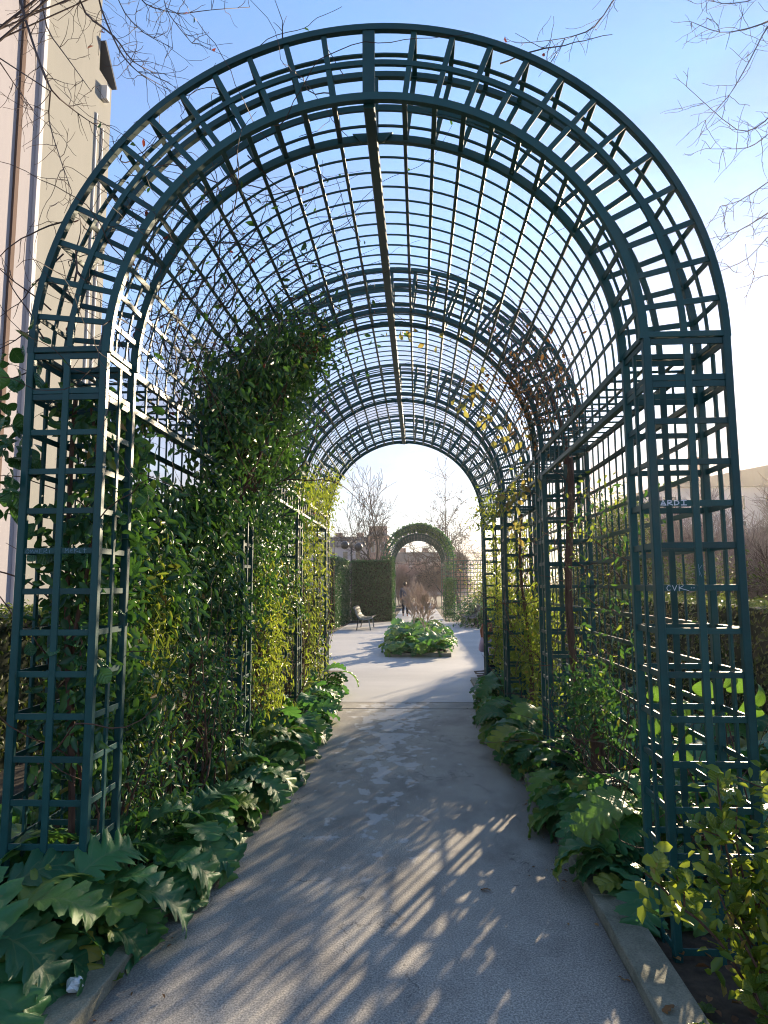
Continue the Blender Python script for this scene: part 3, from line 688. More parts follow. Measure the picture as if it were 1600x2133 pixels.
v2 = wall_vine('mid green climber with glossy leaves spilling low over the left bed', 3.55, 5.9, 1.25, -1.30, 4600, 0.06, M['vineleaf'], 11, thr=-0.3, zbot=0.1, trunk=False)
v3 = wall_vine('sunlit yellow green climber on the left wall around the third tower', 6.3, 8.9, 1.9, -1.42, 2600, 0.085, M['yellowleaf'], 21, thr=-0.1, aspect=0.26)
v4 = wall_vine('sunlit yellow green climber covering the last left tower', 9.0, 11.25, 3.2, -1.42, 4600, 0.09, M['yellowleaf'], 27, thr=-0.35, aspect=0.26)
Pv = np.concatenate([haunch(700, -78, 10, 1.28, 0.08, 10.3, 0.4), haunch(500, -84, 6, 1.3, 0.08, 8.6, 0.5)])
obj('foliage', leaf_cloud(rel(Pv, tuple(v4.location)), np.tile((0.7, -0.5, 0.2), (len(Pv), 1)), 0.085, M['yellowleaf'], 'foliage', 0.28), v4, kind='stuff')
v6 = wall_vine('dark glossy climber hanging over the left frieze beside the third tower', 6.2, 8.4, 2.78, -1.36, 4000, 0.08, M['vineleaf'], 71, thr=-0.15, zbot=1.2)
# short yellow-green sprays in front of the dark climber
v5 = vine('climbing_vine', 'thin yellow green sprays of narrow leaves hanging before the dark left climber', None, (-1.6, 4.1, 0.03))
P = np.concatenate([rng.normal((-1.62, 4.0, 1.35), (.05, .14, .22), (420, 3)), rng.normal((-1.45, 6.5, 0.9), (.06, .2, .4), (700, 3)), rng.normal((-1.6, 4.2, 0.8), (.06, .3, .2), (160, 3))])
obj('foliage', leaf_cloud(rel(P, (-1.6, 4.1, .03)), np.tile((0.6, -0.6, 0.4), (len(P), 1)), 0.075, M['yellowleaf'], 'foliage', 0.22), v5, kind='stuff')

# ---- front left tower vine with leaves one can pick out
VL = [leaf_big('vine_leaf', M['vinebig'], 0.085, 0.030, 0, 0, 8, 0.02, 20, -35, 0.0, 0.35, petr=0.0015),
      leaf_big('vine_leaf', M['vinebig'], 0.10, 0.034, 0, 0, 8, 0.02, 10, -55, 0.0, 0.3, petr=0.0015),
      leaf_big('vine_leaf', M['vinebig'], 0.07, 0.028, 0, 0, 8, 0.02, 0, -30, 0.0, 0.4, petr=0.0015)]
tv = vine('climbing_vine', 'broad leaved green climber growing up inside the front left tower', None, (-1.72, 3.2, 0.03))
def put_leaves(parent, P, meshes, sc=(0.7, 1.25), face=None, tilt=0.6):
    l = parent.location
    for p in P:
        az = rng.uniform(0, 6.283) if face is None else face + rng.normal(0, 0.9)
        obj('leaf', meshes[rng.integers(0, len(meshes))], parent, loc=(p[0] - l.x, p[1] - l.y, p[2] - l.z),
            rot=(rng.normal(-0.75, tilt), rng.normal(0, 0.5), az), scale=float(rng.uniform(*sc)))
cl = clumpy(6, 0.0, 0.4, 5)
P = np.concatenate([box_points(120, -1.88, -1.50, 3.03, 3.40, 1.75, 2.6, cl), box_points(60, -1.88, -1.5, 3.05, 3.4, 0.95, 1.8, cl),
                    rng.normal((-2.0, 3.1, 2.32), (.07, .1, .14), (60, 3)), rng.normal((-2.03, 3.05, 2.02), (.06, .1, .1), (26, 3)), rng.normal((-1.96, 3.1, 2.75), (.06, .1, .08), (14, 3)), rng.normal((-1.42, 3.3, 2.25), (.05, .12, .22), (16, 3))])
put_leaves(tv, P[:296], VL)
Pc = box_points(2600, -1.86, -1.52, 3.08, 3.75, 0.6, 2.62, clumpy(5, -0.05, 0.4, 8))
obj('foliage', leaf_cloud(rel(Pc, tuple(tv.location)), np.tile((0.3, -0.9, 0.3), (len(Pc), 1)), 0.07, M['vineleaf'], 'foliage', 0.5), tv, kind='stuff')
L = [([Vector((-1.74 + .06 * math.sin(z * 2.3), 3.22 + .05 * math.cos(z * 3.1), z)) for z in np.arange(0, 2.66, .1)], .018, .012), ([Vector((-1.66 + .07 * math.sin(z * 3.3 + 1), 3.2 + .05 * math.sin(z * 2.1), z)) for z in np.arange(0, 2.6, .1)], .013, .008)]
for k in range(16): L.append((wander((rng.uniform(-1.85, -1.55), rng.uniform(3.1, 3.4), rng.uniform(.2, 2.2)), (rng.normal(0, .5), rng.normal(0, .3), 1), rng.uniform(.5, 1.2), .08, .2), .005, .0015))
obj('stems', stems_mesh(rell(L, tuple(tv.location)), 'stems', M['vinebark'], 5), tv, kind='stuff')

# ---- bare twigs of a climber over the left half of the vault
bt = vine('climbing_vine', 'leafless brown tangle of twigs over the left half of the front vault', None, (-1.7, 3.4, 0.03))
def vault_surf(p):
    q = Vector((p.x - CX, 0, p.z - ZS)); 
    if q.z < 0: return p
    r_ = q.length
    tgt = min(max(r_, R_IN - 0.05), R_OUT + 0.05)
    q = q / r_ * tgt
    return Vector((CX + q.x, p.y, ZS + q.z))
L = []; buds = []
for k in range(430):
    a = -rng.beta(2.2, 1.3) * 95; y = rng.uniform(3.0, 6.2) if k < 350 else rng.uniform(6, 10.5); r_ = rng.choice([R_IN + 0.0, R_IN + .05, R_IN + .25, R_OUT]) if y < 3.4 or y > 5.5 else R_IN + rng.uniform(-.02, .08)
    p0 = polar(a, r_, y)
    d = Vector((math.cos(R(a)) * rng.choice([-1, 1]), rng.normal(0, .8), rng.normal(.3, .5)))
    pts = wander(p0, d, rng.uniform(0.3, 1.3), 0.06, 0.2, 0, vault_surf)
    th = rng.choice([.0022, .003, .0042, .0065], p=[.4, .33, .2, .07])
    L.append((pts, th, .0012)); buds.extend(pts[::3])
for k in range(120):
    a = -rng.uniform(38, 92); y = rng.uniform(3.3, 5.2); pts = wander(polar(a, R_IN + rng.uniform(-.1, .1), y), rng.normal(0, 1, 3), rng.uniform(.2, .8), .05, .25); L.append((pts, rng.choice([.0022, .0035]), .0012)); buds.extend(pts[::3])
for k in range(16):
    a = rng.uniform(10, 85); y = rng.uniform(3.5, 9); L.append((wander(polar(a, R_IN + .02, y), (math.cos(R(a)), rng.normal(0, .8), rng.normal(0, .5)), rng.uniform(.3, .8), .06, .2, 0, vault_surf), .0018, .0009))
obj('twigs', stems_mesh(rell(L, tuple(bt.location)), 'twigs', M['twig'], 3), bt, kind='stuff')
B = np.array([tuple(b) for b in buds]); B = B[rng.random(len(B)) < 0.16]
obj('foliage', leaf_cloud(rel(B, tuple(bt.location)), rng.normal(0, 1, (len(B), 3)), 0.035, M['vineleaf'], 'foliage', 0.5), bt, kind='stuff')
B = np.array([tuple(b) for b in buds]); B = B[rng.random(len(B)) < 0.05]
obj('dead_foliage', leaf_cloud(rel(B, tuple(bt.location)), rng.normal(0, 1, (len(B), 3)), 0.035, M['redleaf'], 'dead_foliage', 0.5), bt, kind='stuff')
# long shoots that stick out at the left of the front arch
L = []
for p0, d, ln in (((-1.75, 3.05, 3.45), (-1, -.3, -.55), .55), ((-1.8, 3.1, 3.3), (-1, -.2, -.8), .5), ((-1.9, 3.1, 2.9), (-1, -.1, .2), .35), ((-1.85, 3.1, 3.0), (-.9, -.2, .8), .4), ((-1.9, 3.1, 2.7), (-.6, -.3, -.3), .35),
                  ((-0.66, 3.02, 4.36), (0, -.1, 1), .14), ((0.45, 3.1, 4.25), (1, .2, .5), .62), ((-1.88, 3.1, 2.85), (-.5, -.2, 1), .5)):
    pts = wander(p0, d, ln, .05, .12); L.append((pts, .0045, .0015))
    for k in range(3):
        L.append((wander(pts[rng.integers(1, len(pts))], Vector(d) + Vector(rng.normal(0, .8, 3)), rng.uniform(.06, .2), .03, .2), .002, .001))
obj('shoots', stems_mesh(rell(L, tuple(bt.location)), 'shoots', M['twig'], 5), bt, kind='stuff')

# ---- right hand vines
rv = vine('climbing_vine', 'thick red brown vine stem climbing the second right tower', None, (1.3, 5.45, 0.03))
T = [([Vector((1.24 + .025 * math.sin(z * 3.1), 5.42 + .03 * math.sin(z * 2.2), z)) for z in np.arange(0, 2.72, .12)], .034, .026), ([Vector((1.24 - .2 * (z - 2.6) ** 1.5 + .02 * math.sin(z * 5), 5.45 + .1 * (z - 2.6), z)) for z in np.arange(2.6, 3.6, .12)], .026, .012)]
obj('trunk', stems_mesh(rell(T, tuple(rv.location)), 'trunk', M['vinebark'], 8), rv)
L = []
for k in range(60):
    p0 = (rng.uniform(1.0, 1.45), rng.uniform(4.3, 6.4), rng.uniform(.3, 2.3)); L.append((wander(p0, (rng.normal(0, .4), rng.normal(0, .8), rng.normal(.2, .8)), rng.uniform(.3, .9), .07, .25), .004, .0012))
for k in range(60):
    a = rng.uniform(45, 88); y = rng.normal(5.6, .35); L.append((wander(polar(a, R_IN + rng.uniform(-.05, .3), y), rng.normal(0, 1, 3), rng.uniform(.25, .7), .06, .3), .004, .0012))
obj('stems', stems_mesh(rell(L, tuple(rv.location)), 'stems', M['vinebark'], 4), rv, kind='stuff')
P = np.concatenate([haunch(500, 62, 10, 1.42, 0.16, 5.65, .18), haunch(200, 75, 8, 1.4, 0.14, 5.7, .25)])
obj('dead_foliage', leaf_cloud(rel(P, tuple(rv.location)), rng.normal(0, 1, (len(P), 3)), 0.06, M['deadleaf'], 'dead_foliage'), rv, kind='stuff')
P = box_points(420, 1.15, 1.5, 4.6, 6.6, .3, 2.4, clumpy(5, .1, .3, 31))
obj('foliage', leaf_cloud(rel(P, tuple(rv.location)), rng.normal(0, 1, (len(P), 3)), 0.05, M['yellowleaf'], 'foliage'), rv, kind='stuff')

YL = [leaf_big('yellow_leaf', M['autumnleaf'], 0.11, 0.026, 0, 0, 8, 0.02, 10, -50, 0, .35, petr=.0015), leaf_big('yellow_leaf', M['autumnleaf'], 0.09, 0.024, 0, 0, 8, 0.02, 0, -65, 0, .3, petr=.0015)]
ym = M['autumnleaf']
yv = vine('climbing_vine', 'yellowing climber hanging leaves from the right side of the second arch', None, (1.25, 6.6, 0.03))
P = np.concatenate([rng.normal((0.42, 5.7, 3.22), (.04, .04, .06), (11, 3)), rng.normal((0.56, 5.75, 3.38), (.04, .05, .07), (13, 3)), rng.normal((0.66, 5.9, 3.15), (.05, .06, .05), (8, 3)),
                    rng.normal((0.92, 6.0, 3.0), (.08, .1, .1), (12, 3)), rng.normal((0.95, 6.2, 2.75), (.08, .2, .12), (12, 3)), rng.normal((1.02, 7.0, 2.55), (.06, .5, .06), (36, 3)), rng.normal((1.05, 6.9, 2.2), (.05, .15, .12), (18, 3)),
                    haunch(9, 5, 4, 1.27, .02, 6.0, .25), haunch(9, 30, 6, 1.25, .04, 6.0, .3)])
put_leaves(yv, P, YL, (0.5, 1.0))
P = np.concatenate([box_points(700, 1.12, 1.48, 6.6, 8.3, .3, 2.3, clumpy(5, .1, .3, 41)), box_points(1900, 1.12, 1.5, 8.2, 11.2, .3, 2.4, clumpy(4, -.1, .4, 43)), rng.normal((1.0, 9.0, 2.6), (.1, .9, .12), (350, 3)), box_points(4200, 1.2, 1.6, 7.3, 11.6, .3, 1.45, clumpy(4, -.1, .4, 47))])  # the low dense batch is added to keep sun off the path
obj('foliage', leaf_cloud(rel(P, tuple(yv.location)), np.tile((-.6, -.6, .3), (len(P), 1)), 0.07, M['yellowleaf'], 'foliage', .34), yv, kind='stuff')
L = []
for k in range(70):
    p0 = (rng.uniform(1.05, 1.45), rng.uniform(6.6, 11), rng.uniform(.1, 2.0)); L.append((wander(p0, (rng.normal(-.05, .3), rng.normal(0, .6), 1), rng.uniform(.4, 1.2), .08, .2), .005, .0015))
L.append(([Vector((1.22 + .06 * math.sin(z * 2.4), 7.6 + .1 * math.sin(z * 1.9), z)) for z in np.arange(0, 2.5, .12)], .03, .014))
for k in range(30):
    a = rng.uniform(-10, 80); L.append((wander(polar(a, R_IN, rng.uniform(5.6, 9)), (math.cos(R(a)), rng.normal(0, .7), rng.normal(0, .5)), rng.uniform(.3, .9), .06, .2, 0, vault_surf), .0025, .001))
obj('stems', stems_mesh(rell(L, tuple(yv.location)), 'stems', M['vinebark'], 4), yv, kind='stuff')
cb = vine('climbing_vine', 'low sparse climber with brown stems on the first right trellis panel', None, (1.4, 4.2, 0.03))
L = []
for k in range(60):
    p0 = (rng.uniform(1.2, 1.5), rng.uniform(3.5, 5.4), rng.uniform(0, .3)); L.append((wander(p0, (rng.normal(-.05, .25), rng.normal(0, .5), 1), rng.uniform(.4, 1.7), .08, .2), .004, .0012))
obj('stems', stems_mesh(rell(L, tuple(cb.location)), 'stems', M['vinebark'], 4), cb, kind='stuff')
P = np.concatenate([box_points(420, 1.15, 1.5, 3.5, 5.4, .4, 2.3, clumpy(6, .2, .3, 51)), rng.normal((1.22, 4.9, .75), (.1, .22, .16), (800, 3))])
obj('foliage', leaf_cloud(rel(P, tuple(cb.location)), np.tile((-.6, -.6, .3), (len(P), 1)), 0.055, M['vineleaf'], 'foliage', .4), cb, kind='stuff')
vs = MB(); vs.tube(wander((1.27, 4.95, 0), (0.02, 0, 1), .75, .1, .03), [.05] * 8, 8)
obj('tree_stump', vs.mesh('tree_stump', M['vinebark']), label='short cut brown stump standing behind the first right trellis panel', cat='stump')

# ---- broad heart-shaped leaves behind the right tower
HL = [leaf_big('heart_leaf', leaf_mat('heart_leaf', [(0, (0.04, 0.12, 0.025)), (1, (0.08, 0.17, 0.035))], .4, .38, (.22, .42, .04), True, 'obj'), .125, .058, 0, 0, 14, .03, 25, -85, 0, .45, petr=.003)]
hp = obj('broadleaf_plant', None, loc=(1.72, 3.72, 0.02), label='bright backlit broad leaves behind the lower front right tower', cat='plant')
for x, y, z, az, t in ((1.52, 3.6, 1.12, 0, -1.3), (1.60, 3.6, 1.16, .5, -1.2), (1.67, 3.62, 1.14, -.4, -1.4), (1.56, 3.62, 1.02, .2, -1.5), (1.70, 3.6, 1.02, -.3, -1.5), (1.36, 3.7, .99, .9, -.9), (1.30, 3.75, 1.06, -.6, -1.2),
                       (1.40, 3.72, .86, .3, -1.2), (1.75, 3.6, 1.1, .8, -1.3), (1.3, 3.8, .9, .4, -1.0), (1.45, 3.8, .72, -.4, -1.1), (1.62, 3.8, .75, .5, -1.1)):
    obj('leaf', HL[0], hp, loc=(x - 1.72, y - 3.72, z - .02), rot=(t, rng.normal(0, .2), az + math.pi), scale=float(rng.uniform(.8, 1.15)))
L = [(wander((1.72 + dx, 3.72, 0), (-.1 + dx, -.05, 1), 1.15, .1, .06), .006, .003) for dx in (-.1, 0, .06)]
obj('stems', stems_mesh(rell(L, tuple(hp.location)), 'stems', M['vinebark'], 5), hp, kind='stuff')

# ---- yellow-green shrub at the right edge, near the camera
SL = [leaf_big('shrub_leaf', M['shrubleaf'], .075, .024, 0, 0, 11, .01, 25, -15, 0, .35, .16, petr=.0015), leaf_big('shrub_leaf', M['shrubleaf'], .06, .021, 0, 0, 11, .01, 35, 0, 0, .4, .16, petr=.0015)]
sh = obj('evergreen_shrub', None, loc=(1.21, 2.52, 0.02), label='yellow green shrub with toothed glossy leaves at the right edge before the tower', cat='shrub')
L = []; tips = []
for k in range(13):
    base = Vector((1.27 + rng.normal(0, .06), 2.52 + rng.normal(0, .05), 0))
    pts = wander(base, (rng.normal(.0, .16), rng.normal(-.05, .12), 1), rng.uniform(.55, 1.0), .07, .08)
    L.append((pts, .007, .003)); tips += [(p, pts[-1] - pts[0]) for p in pts[3:]]
    for j in range(2):
        q = wander(pts[rng.integers(2, len(pts) - 1)], (rng.normal(-.2, .6), rng.normal(-.2, .5), .7), rng.uniform(.12, .3), .05, .12); L.append((q, .004, .002)); tips += [(p, q[-1] - q[0]) for p in q[1:]]
obj('stems', stems_mesh(rell(L, tuple(sh.location)), 'stems', M['vinebark'], 5), sh, kind='stuff')
sel = rng.permutation(len(tips))
cnt = 0
for i in sel:
    p, d = tips[i]
    for k in range(3):
        if cnt >= 298: break
        az = rng.uniform(0, 6.283)
        obj('leaf', SL[rng.integers(0, 2)], sh, loc=Vector(p) - sh.location, rot=(rng.normal(.35, .35), rng.normal(0, .3), az), scale=float(rng.uniform(.75, 1.3))); cnt += 1
Pt = np.array([tuple(t_[0]) for t_ in tips]); Pt = np.repeat(Pt, 5, 0) + rng.normal(0, .05, (len(Pt) * 5, 3)); Pt = Pt[Pt[:, 2] > .1]
obj('foliage', leaf_cloud(rel(Pt, tuple(sh.location)), np.tile((-.2, -.5, .8), (len(Pt), 1)), .055, M['yellowleaf'], 'foliage', .5, droop=-.3), sh, kind='stuff')
sh2 = obj('evergreen_shrub', None, loc=(1.14, 2.32, 0.02), label='small green leafy shrub low at the right edge above the corner leaves', cat='shrub')
L = []
for k in range(11):
    pts = wander((1.18 + rng.normal(0, .05), 2.34, 0), (rng.normal(-.1, .4), rng.normal(0, .3), 1), rng.uniform(.15, .32), .05, .12); L.append((pts, .005, .002))
    for p in pts[2:]:
        for j in range(3): obj('leaf', SL[rng.integers(0, 2)], sh2, loc=p - sh2.location, rot=(rng.normal(.35, .35), rng.normal(0, .3), rng.uniform(0, 6.28)), scale=float(rng.uniform(.6, 1.1)))
obj('stems', stems_mesh(rell(L, tuple(sh2.location)), 'stems', M['vinebark'], 5), sh2, kind='stuff')

# ------------------------------------------------------------------ hedges
def hedge(name, label, x0, x1, y0, y1, h, n, size, mat, cat='hedge'):
    loc = ((x0 + x1) / 2, (y0 + y1) / 2, 0)
    o = obj(name, None, loc=loc, label=label, cat=cat)
    m = MB(); i = 0.07; m.box(x0 + i - loc[0], x1 - i - loc[0], y0 + i - loc[1], y1 - i - loc[1], 0, h - i)
    obj('inner_branches', m.mesh('inner_branches', M['core']), o)
    ar = np.array([(y1 - y0) * h, (y1 - y0) * h, (x1 - x0) * h, (x1 - x0) * h, (x1 - x0) * (y1 - y0)]); pr = ar / ar.sum()
    f = rng.choice(5, n, p=pr); u, w = rng.random(n), rng.random(n); jit = np.abs(rng.normal(0, .035, n)) - .07
    Px = np.select([f == 0, f == 1], [x0 - jit * 1.0 - .0, x1 + jit], x0 + (x1 - x0) * u)
    Px = np.where(f == 0, x0 - jit - .0, Px)
    Py = np.where(f == 2, y0 - jit, np.where(f == 3, y1 + jit, y0 + (y1 - y0) * (np.where(f == 4, w, u))))
    Pz = np.where(f == 4, h + jit + .03 * np.sin(Py * 3) , h * w)
    Nn = np.zeros((n, 3)); Nn[f == 0, 0] = -1; Nn[f == 1, 0] = 1; Nn[f == 2, 1] = -1; Nn[f == 3, 1] = 1; Nn[f == 4, 2] = 1; Nn[:, 2] += .3
    obj('foliage', leaf_cloud(np.stack([Px - loc[0], Py - loc[1], Pz], 1), Nn, size, mat, 'foliage', .5), o, kind='stuff')
    return o
hedge('clipped_hedge', 'long clipped hedge beyond the right trellis at the edge of the garden', 3.25, 4.15, 2.6, 26, 1.42, 36000, .062, M['hedgeleaf'])
hedge('clipped_hedge', 'long clipped hedge between the left trellis and the tall building', -4.5, -3.6, 2.0, 24, 1.40, 30000, .062, M['hedgeleaf'])

# ------------------------------------------------------------------ trees
def grow(base, d, length, rad, depth, out, spread=.55, kids=(3, 5), up=.10, curl=.07, ratio=.62, minr=.003, leader=False):
    """recursive branching; out[level] gets (points, r0, r1)"""
    n = max(3, int(length / max(.12, length / 9)))
    pts = wander(base, d, length, length / n, curl, up * .3)
    out.setdefault(depth, []).append((pts, rad, max(minr, rad * .45)))
    if depth == 0: return
    if leader: grow(pts[-1], (pts[-1] - pts[-2]).normalized() + Vector(rng.normal(0, .12, 3)), length * .78, max(minr, rad * .5), depth - 1, out, spread, kids, up, curl, ratio, minr, True)
    for k in range(int(rng.integers(kids[0], kids[1] + 1))):
        f = rng.uniform(.3, 1.0); i = min(len(pts) - 1, max(1, int(f * (len(pts) - 1))))
        dd = (pts[i] - pts[i - 1]).normalized()
        q = Vector(rng.normal(0, 1, 3)); q = (q - dd * q.dot(dd)).normalized()
        nd_ = (dd * math.cos(spread * rng.uniform(.7, 1.4)) + q * math.sin(spread * rng.uniform(.7, 1.4)) + Vector((0, 0, up))).normalized()
        grow(pts[i], nd_, length * ratio * rng.uniform(.7, 1.15), max(minr, rad * .45 * rng.uniform(.8, 1.2)), depth - 1, out, spread, kids, up, curl, ratio, minr, leader)
def tree_meshes(h, rad, depth, mat, kids=(3, 5), spread=.55, trunkf=.42, minr=.004, up=.12, ratio=.64, multi=1, curl=.07, leader=False):
    out = {}
    for k in range(multi):
        d = (rng.normal(0, .28) if multi > 1 else 0, rng.normal(0, .28) if multi > 1 else 0, 1)
        grow((rng.normal(0, .08) if multi > 1 else 0, rng.normal(0, .08) if multi > 1 else 0, -.05), d, h * trunkf, rad, depth, out, spread, kids, up, curl, ratio, minr, leader)
    top = max(out)
    tr = out.pop(top)
    m1 = stems_mesh(tr, 'trunk', mat, 8)
    m = MB()
    for lv, ls in out.items():
        for pts, a, b in ls:
            k = len(pts); 
            if lv <= 1 and k > 4: pts = pts[::2] + ([pts[-1]] if k % 2 == 0 else []); k = len(pts)
            m.tube(pts, [a + (b - a) * i / (k - 1) for i in range(k)], 5 if lv > 1 else 3, cap=False)
    return m1, m.mesh('crown', mat)
def to_height(ms, h):
    return h / max(v.co.z for v in ms[1].vertices)
def tree(name, ms, loc, rz, sc, label, group=None, cat='tree'):
    o = obj(name, None, loc=loc, label=label, cat=cat, group=group); o.rotation_euler = (0, 0, rz); o.scale = (sc,) * 3
    obj('trunk', ms[0], o); obj('crown', ms[1], o, kind='stuff'); return o
rng = np.random.default_rng(2024)
M['treetwig'] = plain_mat('tree_twig', (0.05, 0.038, 0.034), (0.10, 0.078, 0.07), 2, 0.85, 0.0)
tA = tree_meshes(9.0, .17, 5, M['treetwig'], (3, 4), .72, .34, .012, .10, .66, 1, .07, True)
tB = tree_meshes(10, .16, 5, M['treetwig'], (3, 4), .95, .36, .012, .07, .60, 1, .06, True)
tree('bare_tree', tA, (-2.5, 41, -.2), .6, to_height(tA, 10.4), 'bare spreading tree left of the far ivy arch')
tree('bare_tree', tB, (2.6, 42, -.2), 2.2, to_height(tB, 11.2), 'tall bare tree right of the far ivy arch')
tree('bare_tree', tB, (2.0, 46, -.2), 4.0, to_height(tB, 9.8), 'thinner bare tree just behind the tall one right of the far arch')
# bushes and small trees beyond the right hedge
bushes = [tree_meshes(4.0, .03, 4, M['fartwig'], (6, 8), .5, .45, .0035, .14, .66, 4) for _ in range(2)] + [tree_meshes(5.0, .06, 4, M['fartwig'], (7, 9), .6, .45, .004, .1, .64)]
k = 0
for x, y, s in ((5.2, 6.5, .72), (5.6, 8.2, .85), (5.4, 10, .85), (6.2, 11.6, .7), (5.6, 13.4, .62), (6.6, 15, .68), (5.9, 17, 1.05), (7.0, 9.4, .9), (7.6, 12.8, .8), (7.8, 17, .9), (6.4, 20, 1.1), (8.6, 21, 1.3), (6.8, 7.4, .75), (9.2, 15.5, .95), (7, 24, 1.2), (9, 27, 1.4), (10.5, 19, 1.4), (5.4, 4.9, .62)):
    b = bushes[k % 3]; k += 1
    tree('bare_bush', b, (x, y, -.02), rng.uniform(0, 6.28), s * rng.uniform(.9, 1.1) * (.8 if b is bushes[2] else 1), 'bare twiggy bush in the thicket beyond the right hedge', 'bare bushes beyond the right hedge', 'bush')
# brown wood closing the view through the far arch
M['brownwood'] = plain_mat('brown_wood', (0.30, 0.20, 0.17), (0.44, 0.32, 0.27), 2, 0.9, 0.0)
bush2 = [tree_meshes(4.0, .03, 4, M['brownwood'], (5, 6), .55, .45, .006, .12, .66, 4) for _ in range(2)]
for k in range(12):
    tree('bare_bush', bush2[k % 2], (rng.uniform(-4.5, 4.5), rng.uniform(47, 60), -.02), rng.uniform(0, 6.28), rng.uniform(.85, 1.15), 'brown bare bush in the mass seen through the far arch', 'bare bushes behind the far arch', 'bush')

def leafy_bush(name, label, loc, rx, ry, h, n, size, mat, group=None, aspect=.4):
    o = obj(name, None, loc=loc, label=label, cat='bush', group=group)
    u = rng.normal(0, 1, (n, 3)); u /= np.linalg.norm(u, axis=1, keepdims=True); r_ = rng.uniform(.35, 1, (n, 1)) ** .6
    lump = 1 + .22 * np.sin(u[:, :1] * 7 + loc[1]) * np.cos(u[:, 2:] * 6)
    P = u * r_ * lump * np.array([rx, ry, h * .5]) + np.array([0, 0, h * .52]); keep = P[:, 2] > .03
    P, u = P[keep], u[keep]
    obj('foliage', leaf_cloud(P, u + np.array([0, 0, .3]), size, mat, 'foliage', aspect), o, kind='stuff')
    obj('stems', stems_mesh([(wander((rng.normal(0, rx * .15), rng.normal(0, ry * .15), 0), (rng.normal(0, .3), rng.normal(0, .3), 1), h * .85, h / 10, .1), .008 * h, .003 * h) for _ in range(9)], 'stems', M['bark'], 5), o, kind='stuff')
    return o
for i, (x, y, rx, h, n_) in enumerate(((5.0, 12.0, .8, 2.1, 2200), (5.1, 13.8, .9, 2.2, 2200), (5.2, 16.3, .9, 3.9, 5200), (5.3, 17.9, .9, 4.0, 5200), (5.2, 19.5, .9, 4.0, 5200), (5.4, 21.4, 1.0, 2.5, 3600), (5.6, 23.4, 1.1, 2.6, 3600), (4.9, 9.9, .7, 2.0, 2000))):  # tall dense bushes added to the thicket to block low sun from the path
    leafy_bush('leafy_bush', f'{ORD[i]} olive green bush from the camera among the bare thicket beyond the right hedge', (x, y, 0), rx, rx * 1.2, h, n_, .10, M['hedgeleaf'], 'leafy bushes beyond the right hedge')
leafy_bush('leafy_bush', 'yellow green bush on the right just past the end of the tunnel', (2.5, 13.6, 0), .75, 1.2, 1.5, 2600, .09, M['yellowleaf'], None, .3)
leafy_bush('leafy_bush', 'low dark green bush on the left just past the end of the tunnel', (-2.6, 13.2, 0), .7, 1.2, 1.1, 2400, .09, M['ivyleaf'], None, .45)

# ---- overhanging branches of two trees that stand outside the frame
def unproj(px, py, Y):
    d = fwd + rt * ((px - 800) / F_PX) - upr * ((py - 1066.5) / F_PX)
    return Vector((0, 0, H)) + d * (Y / d.y)
def branch_tree(label, foot, limbs, Y, twn):
    o = obj('bare_tree', None, loc=foot, label=label, cat='tree'); f = Vector(foot)
    fork = f + Vector((0, 0, 4.2))
    tr = [([f + Vector((0, 0, -.05)), f + Vector((.03, 0, 1.2)), f + Vector((-.02, .04, 2.8)), fork, fork + Vector((.05, 0, 1.6)), fork + Vector((0, .1, 3.2))], .13, .05)]
    obj('trunk', stems_mesh(rell(tr, foot), 'trunk', M['bark'], 9), o)
    lines = []; pts_all = []
    for px, r0, dy in limbs:
        P = [unproj(a, b, Y + dy + .25 * math.sin(i * 1.7)) for i, (a, b) in enumerate(px)]
        # smooth the limb a little
        Q = []
        for a, b in zip(P[:-1], P[1:]): Q += [a, a.lerp(b, .33), a.lerp(b, .67)]
        Q.append(P[-1]); Q = [Q[0]] + [(Q[i-1] + Q[i] * 2 + Q[i+1]) / 4 for i in range(1, len(Q) - 1)] + [Q[-1]]
        root = fork + Vector((0, 0, rng.uniform(0, 2.5)))
        lines.append(([root, root.lerp(Q[0], .5) + Vector((0, 0, .4)), Q[0]], r0 * 2.2, r0)); lines.append((Q, r0 * 1.35, .002))
        for i in range(2, len(Q)):
            for j in range(twn):
                if rng.random() < .62:
                    dd = (Q[i] - Q[i-1]).normalized(); s = Vector(rng.normal(0, 1, 3)); s = (s - dd * s.dot(dd)).normalized()
                    tw = wander(Q[i], dd * .7 + s * .8 + Vector((0, 0, -.1)), rng.uniform(.12, .42), .035, .17); lines.append((tw, max(.0022, r0 * .36), .0013)); pts_all.append(tw[-1])
                    if rng.random() < .7:
                        e = tw[len(tw)//2]; lines.append((wander(e, dd + Vector(rng.normal(0, .9, 3)), rng.uniform(.06, .16), .03, .2), .0018, .0011))
    obj('branches', stems_mesh(rell(lines, foot), 'branches', M['twig'], 4), o, kind='stuff')
    B = np.array([tuple(p) for p in pts_all]); B = B[rng.random(len(B)) < .025]
    if len(B): obj('dead_foliage', leaf_cloud(rel(B, foot), rng.normal(0, 1, (len(B), 3)), .05, M['redleaf'], 'dead_foliage', .6), o, kind='stuff')
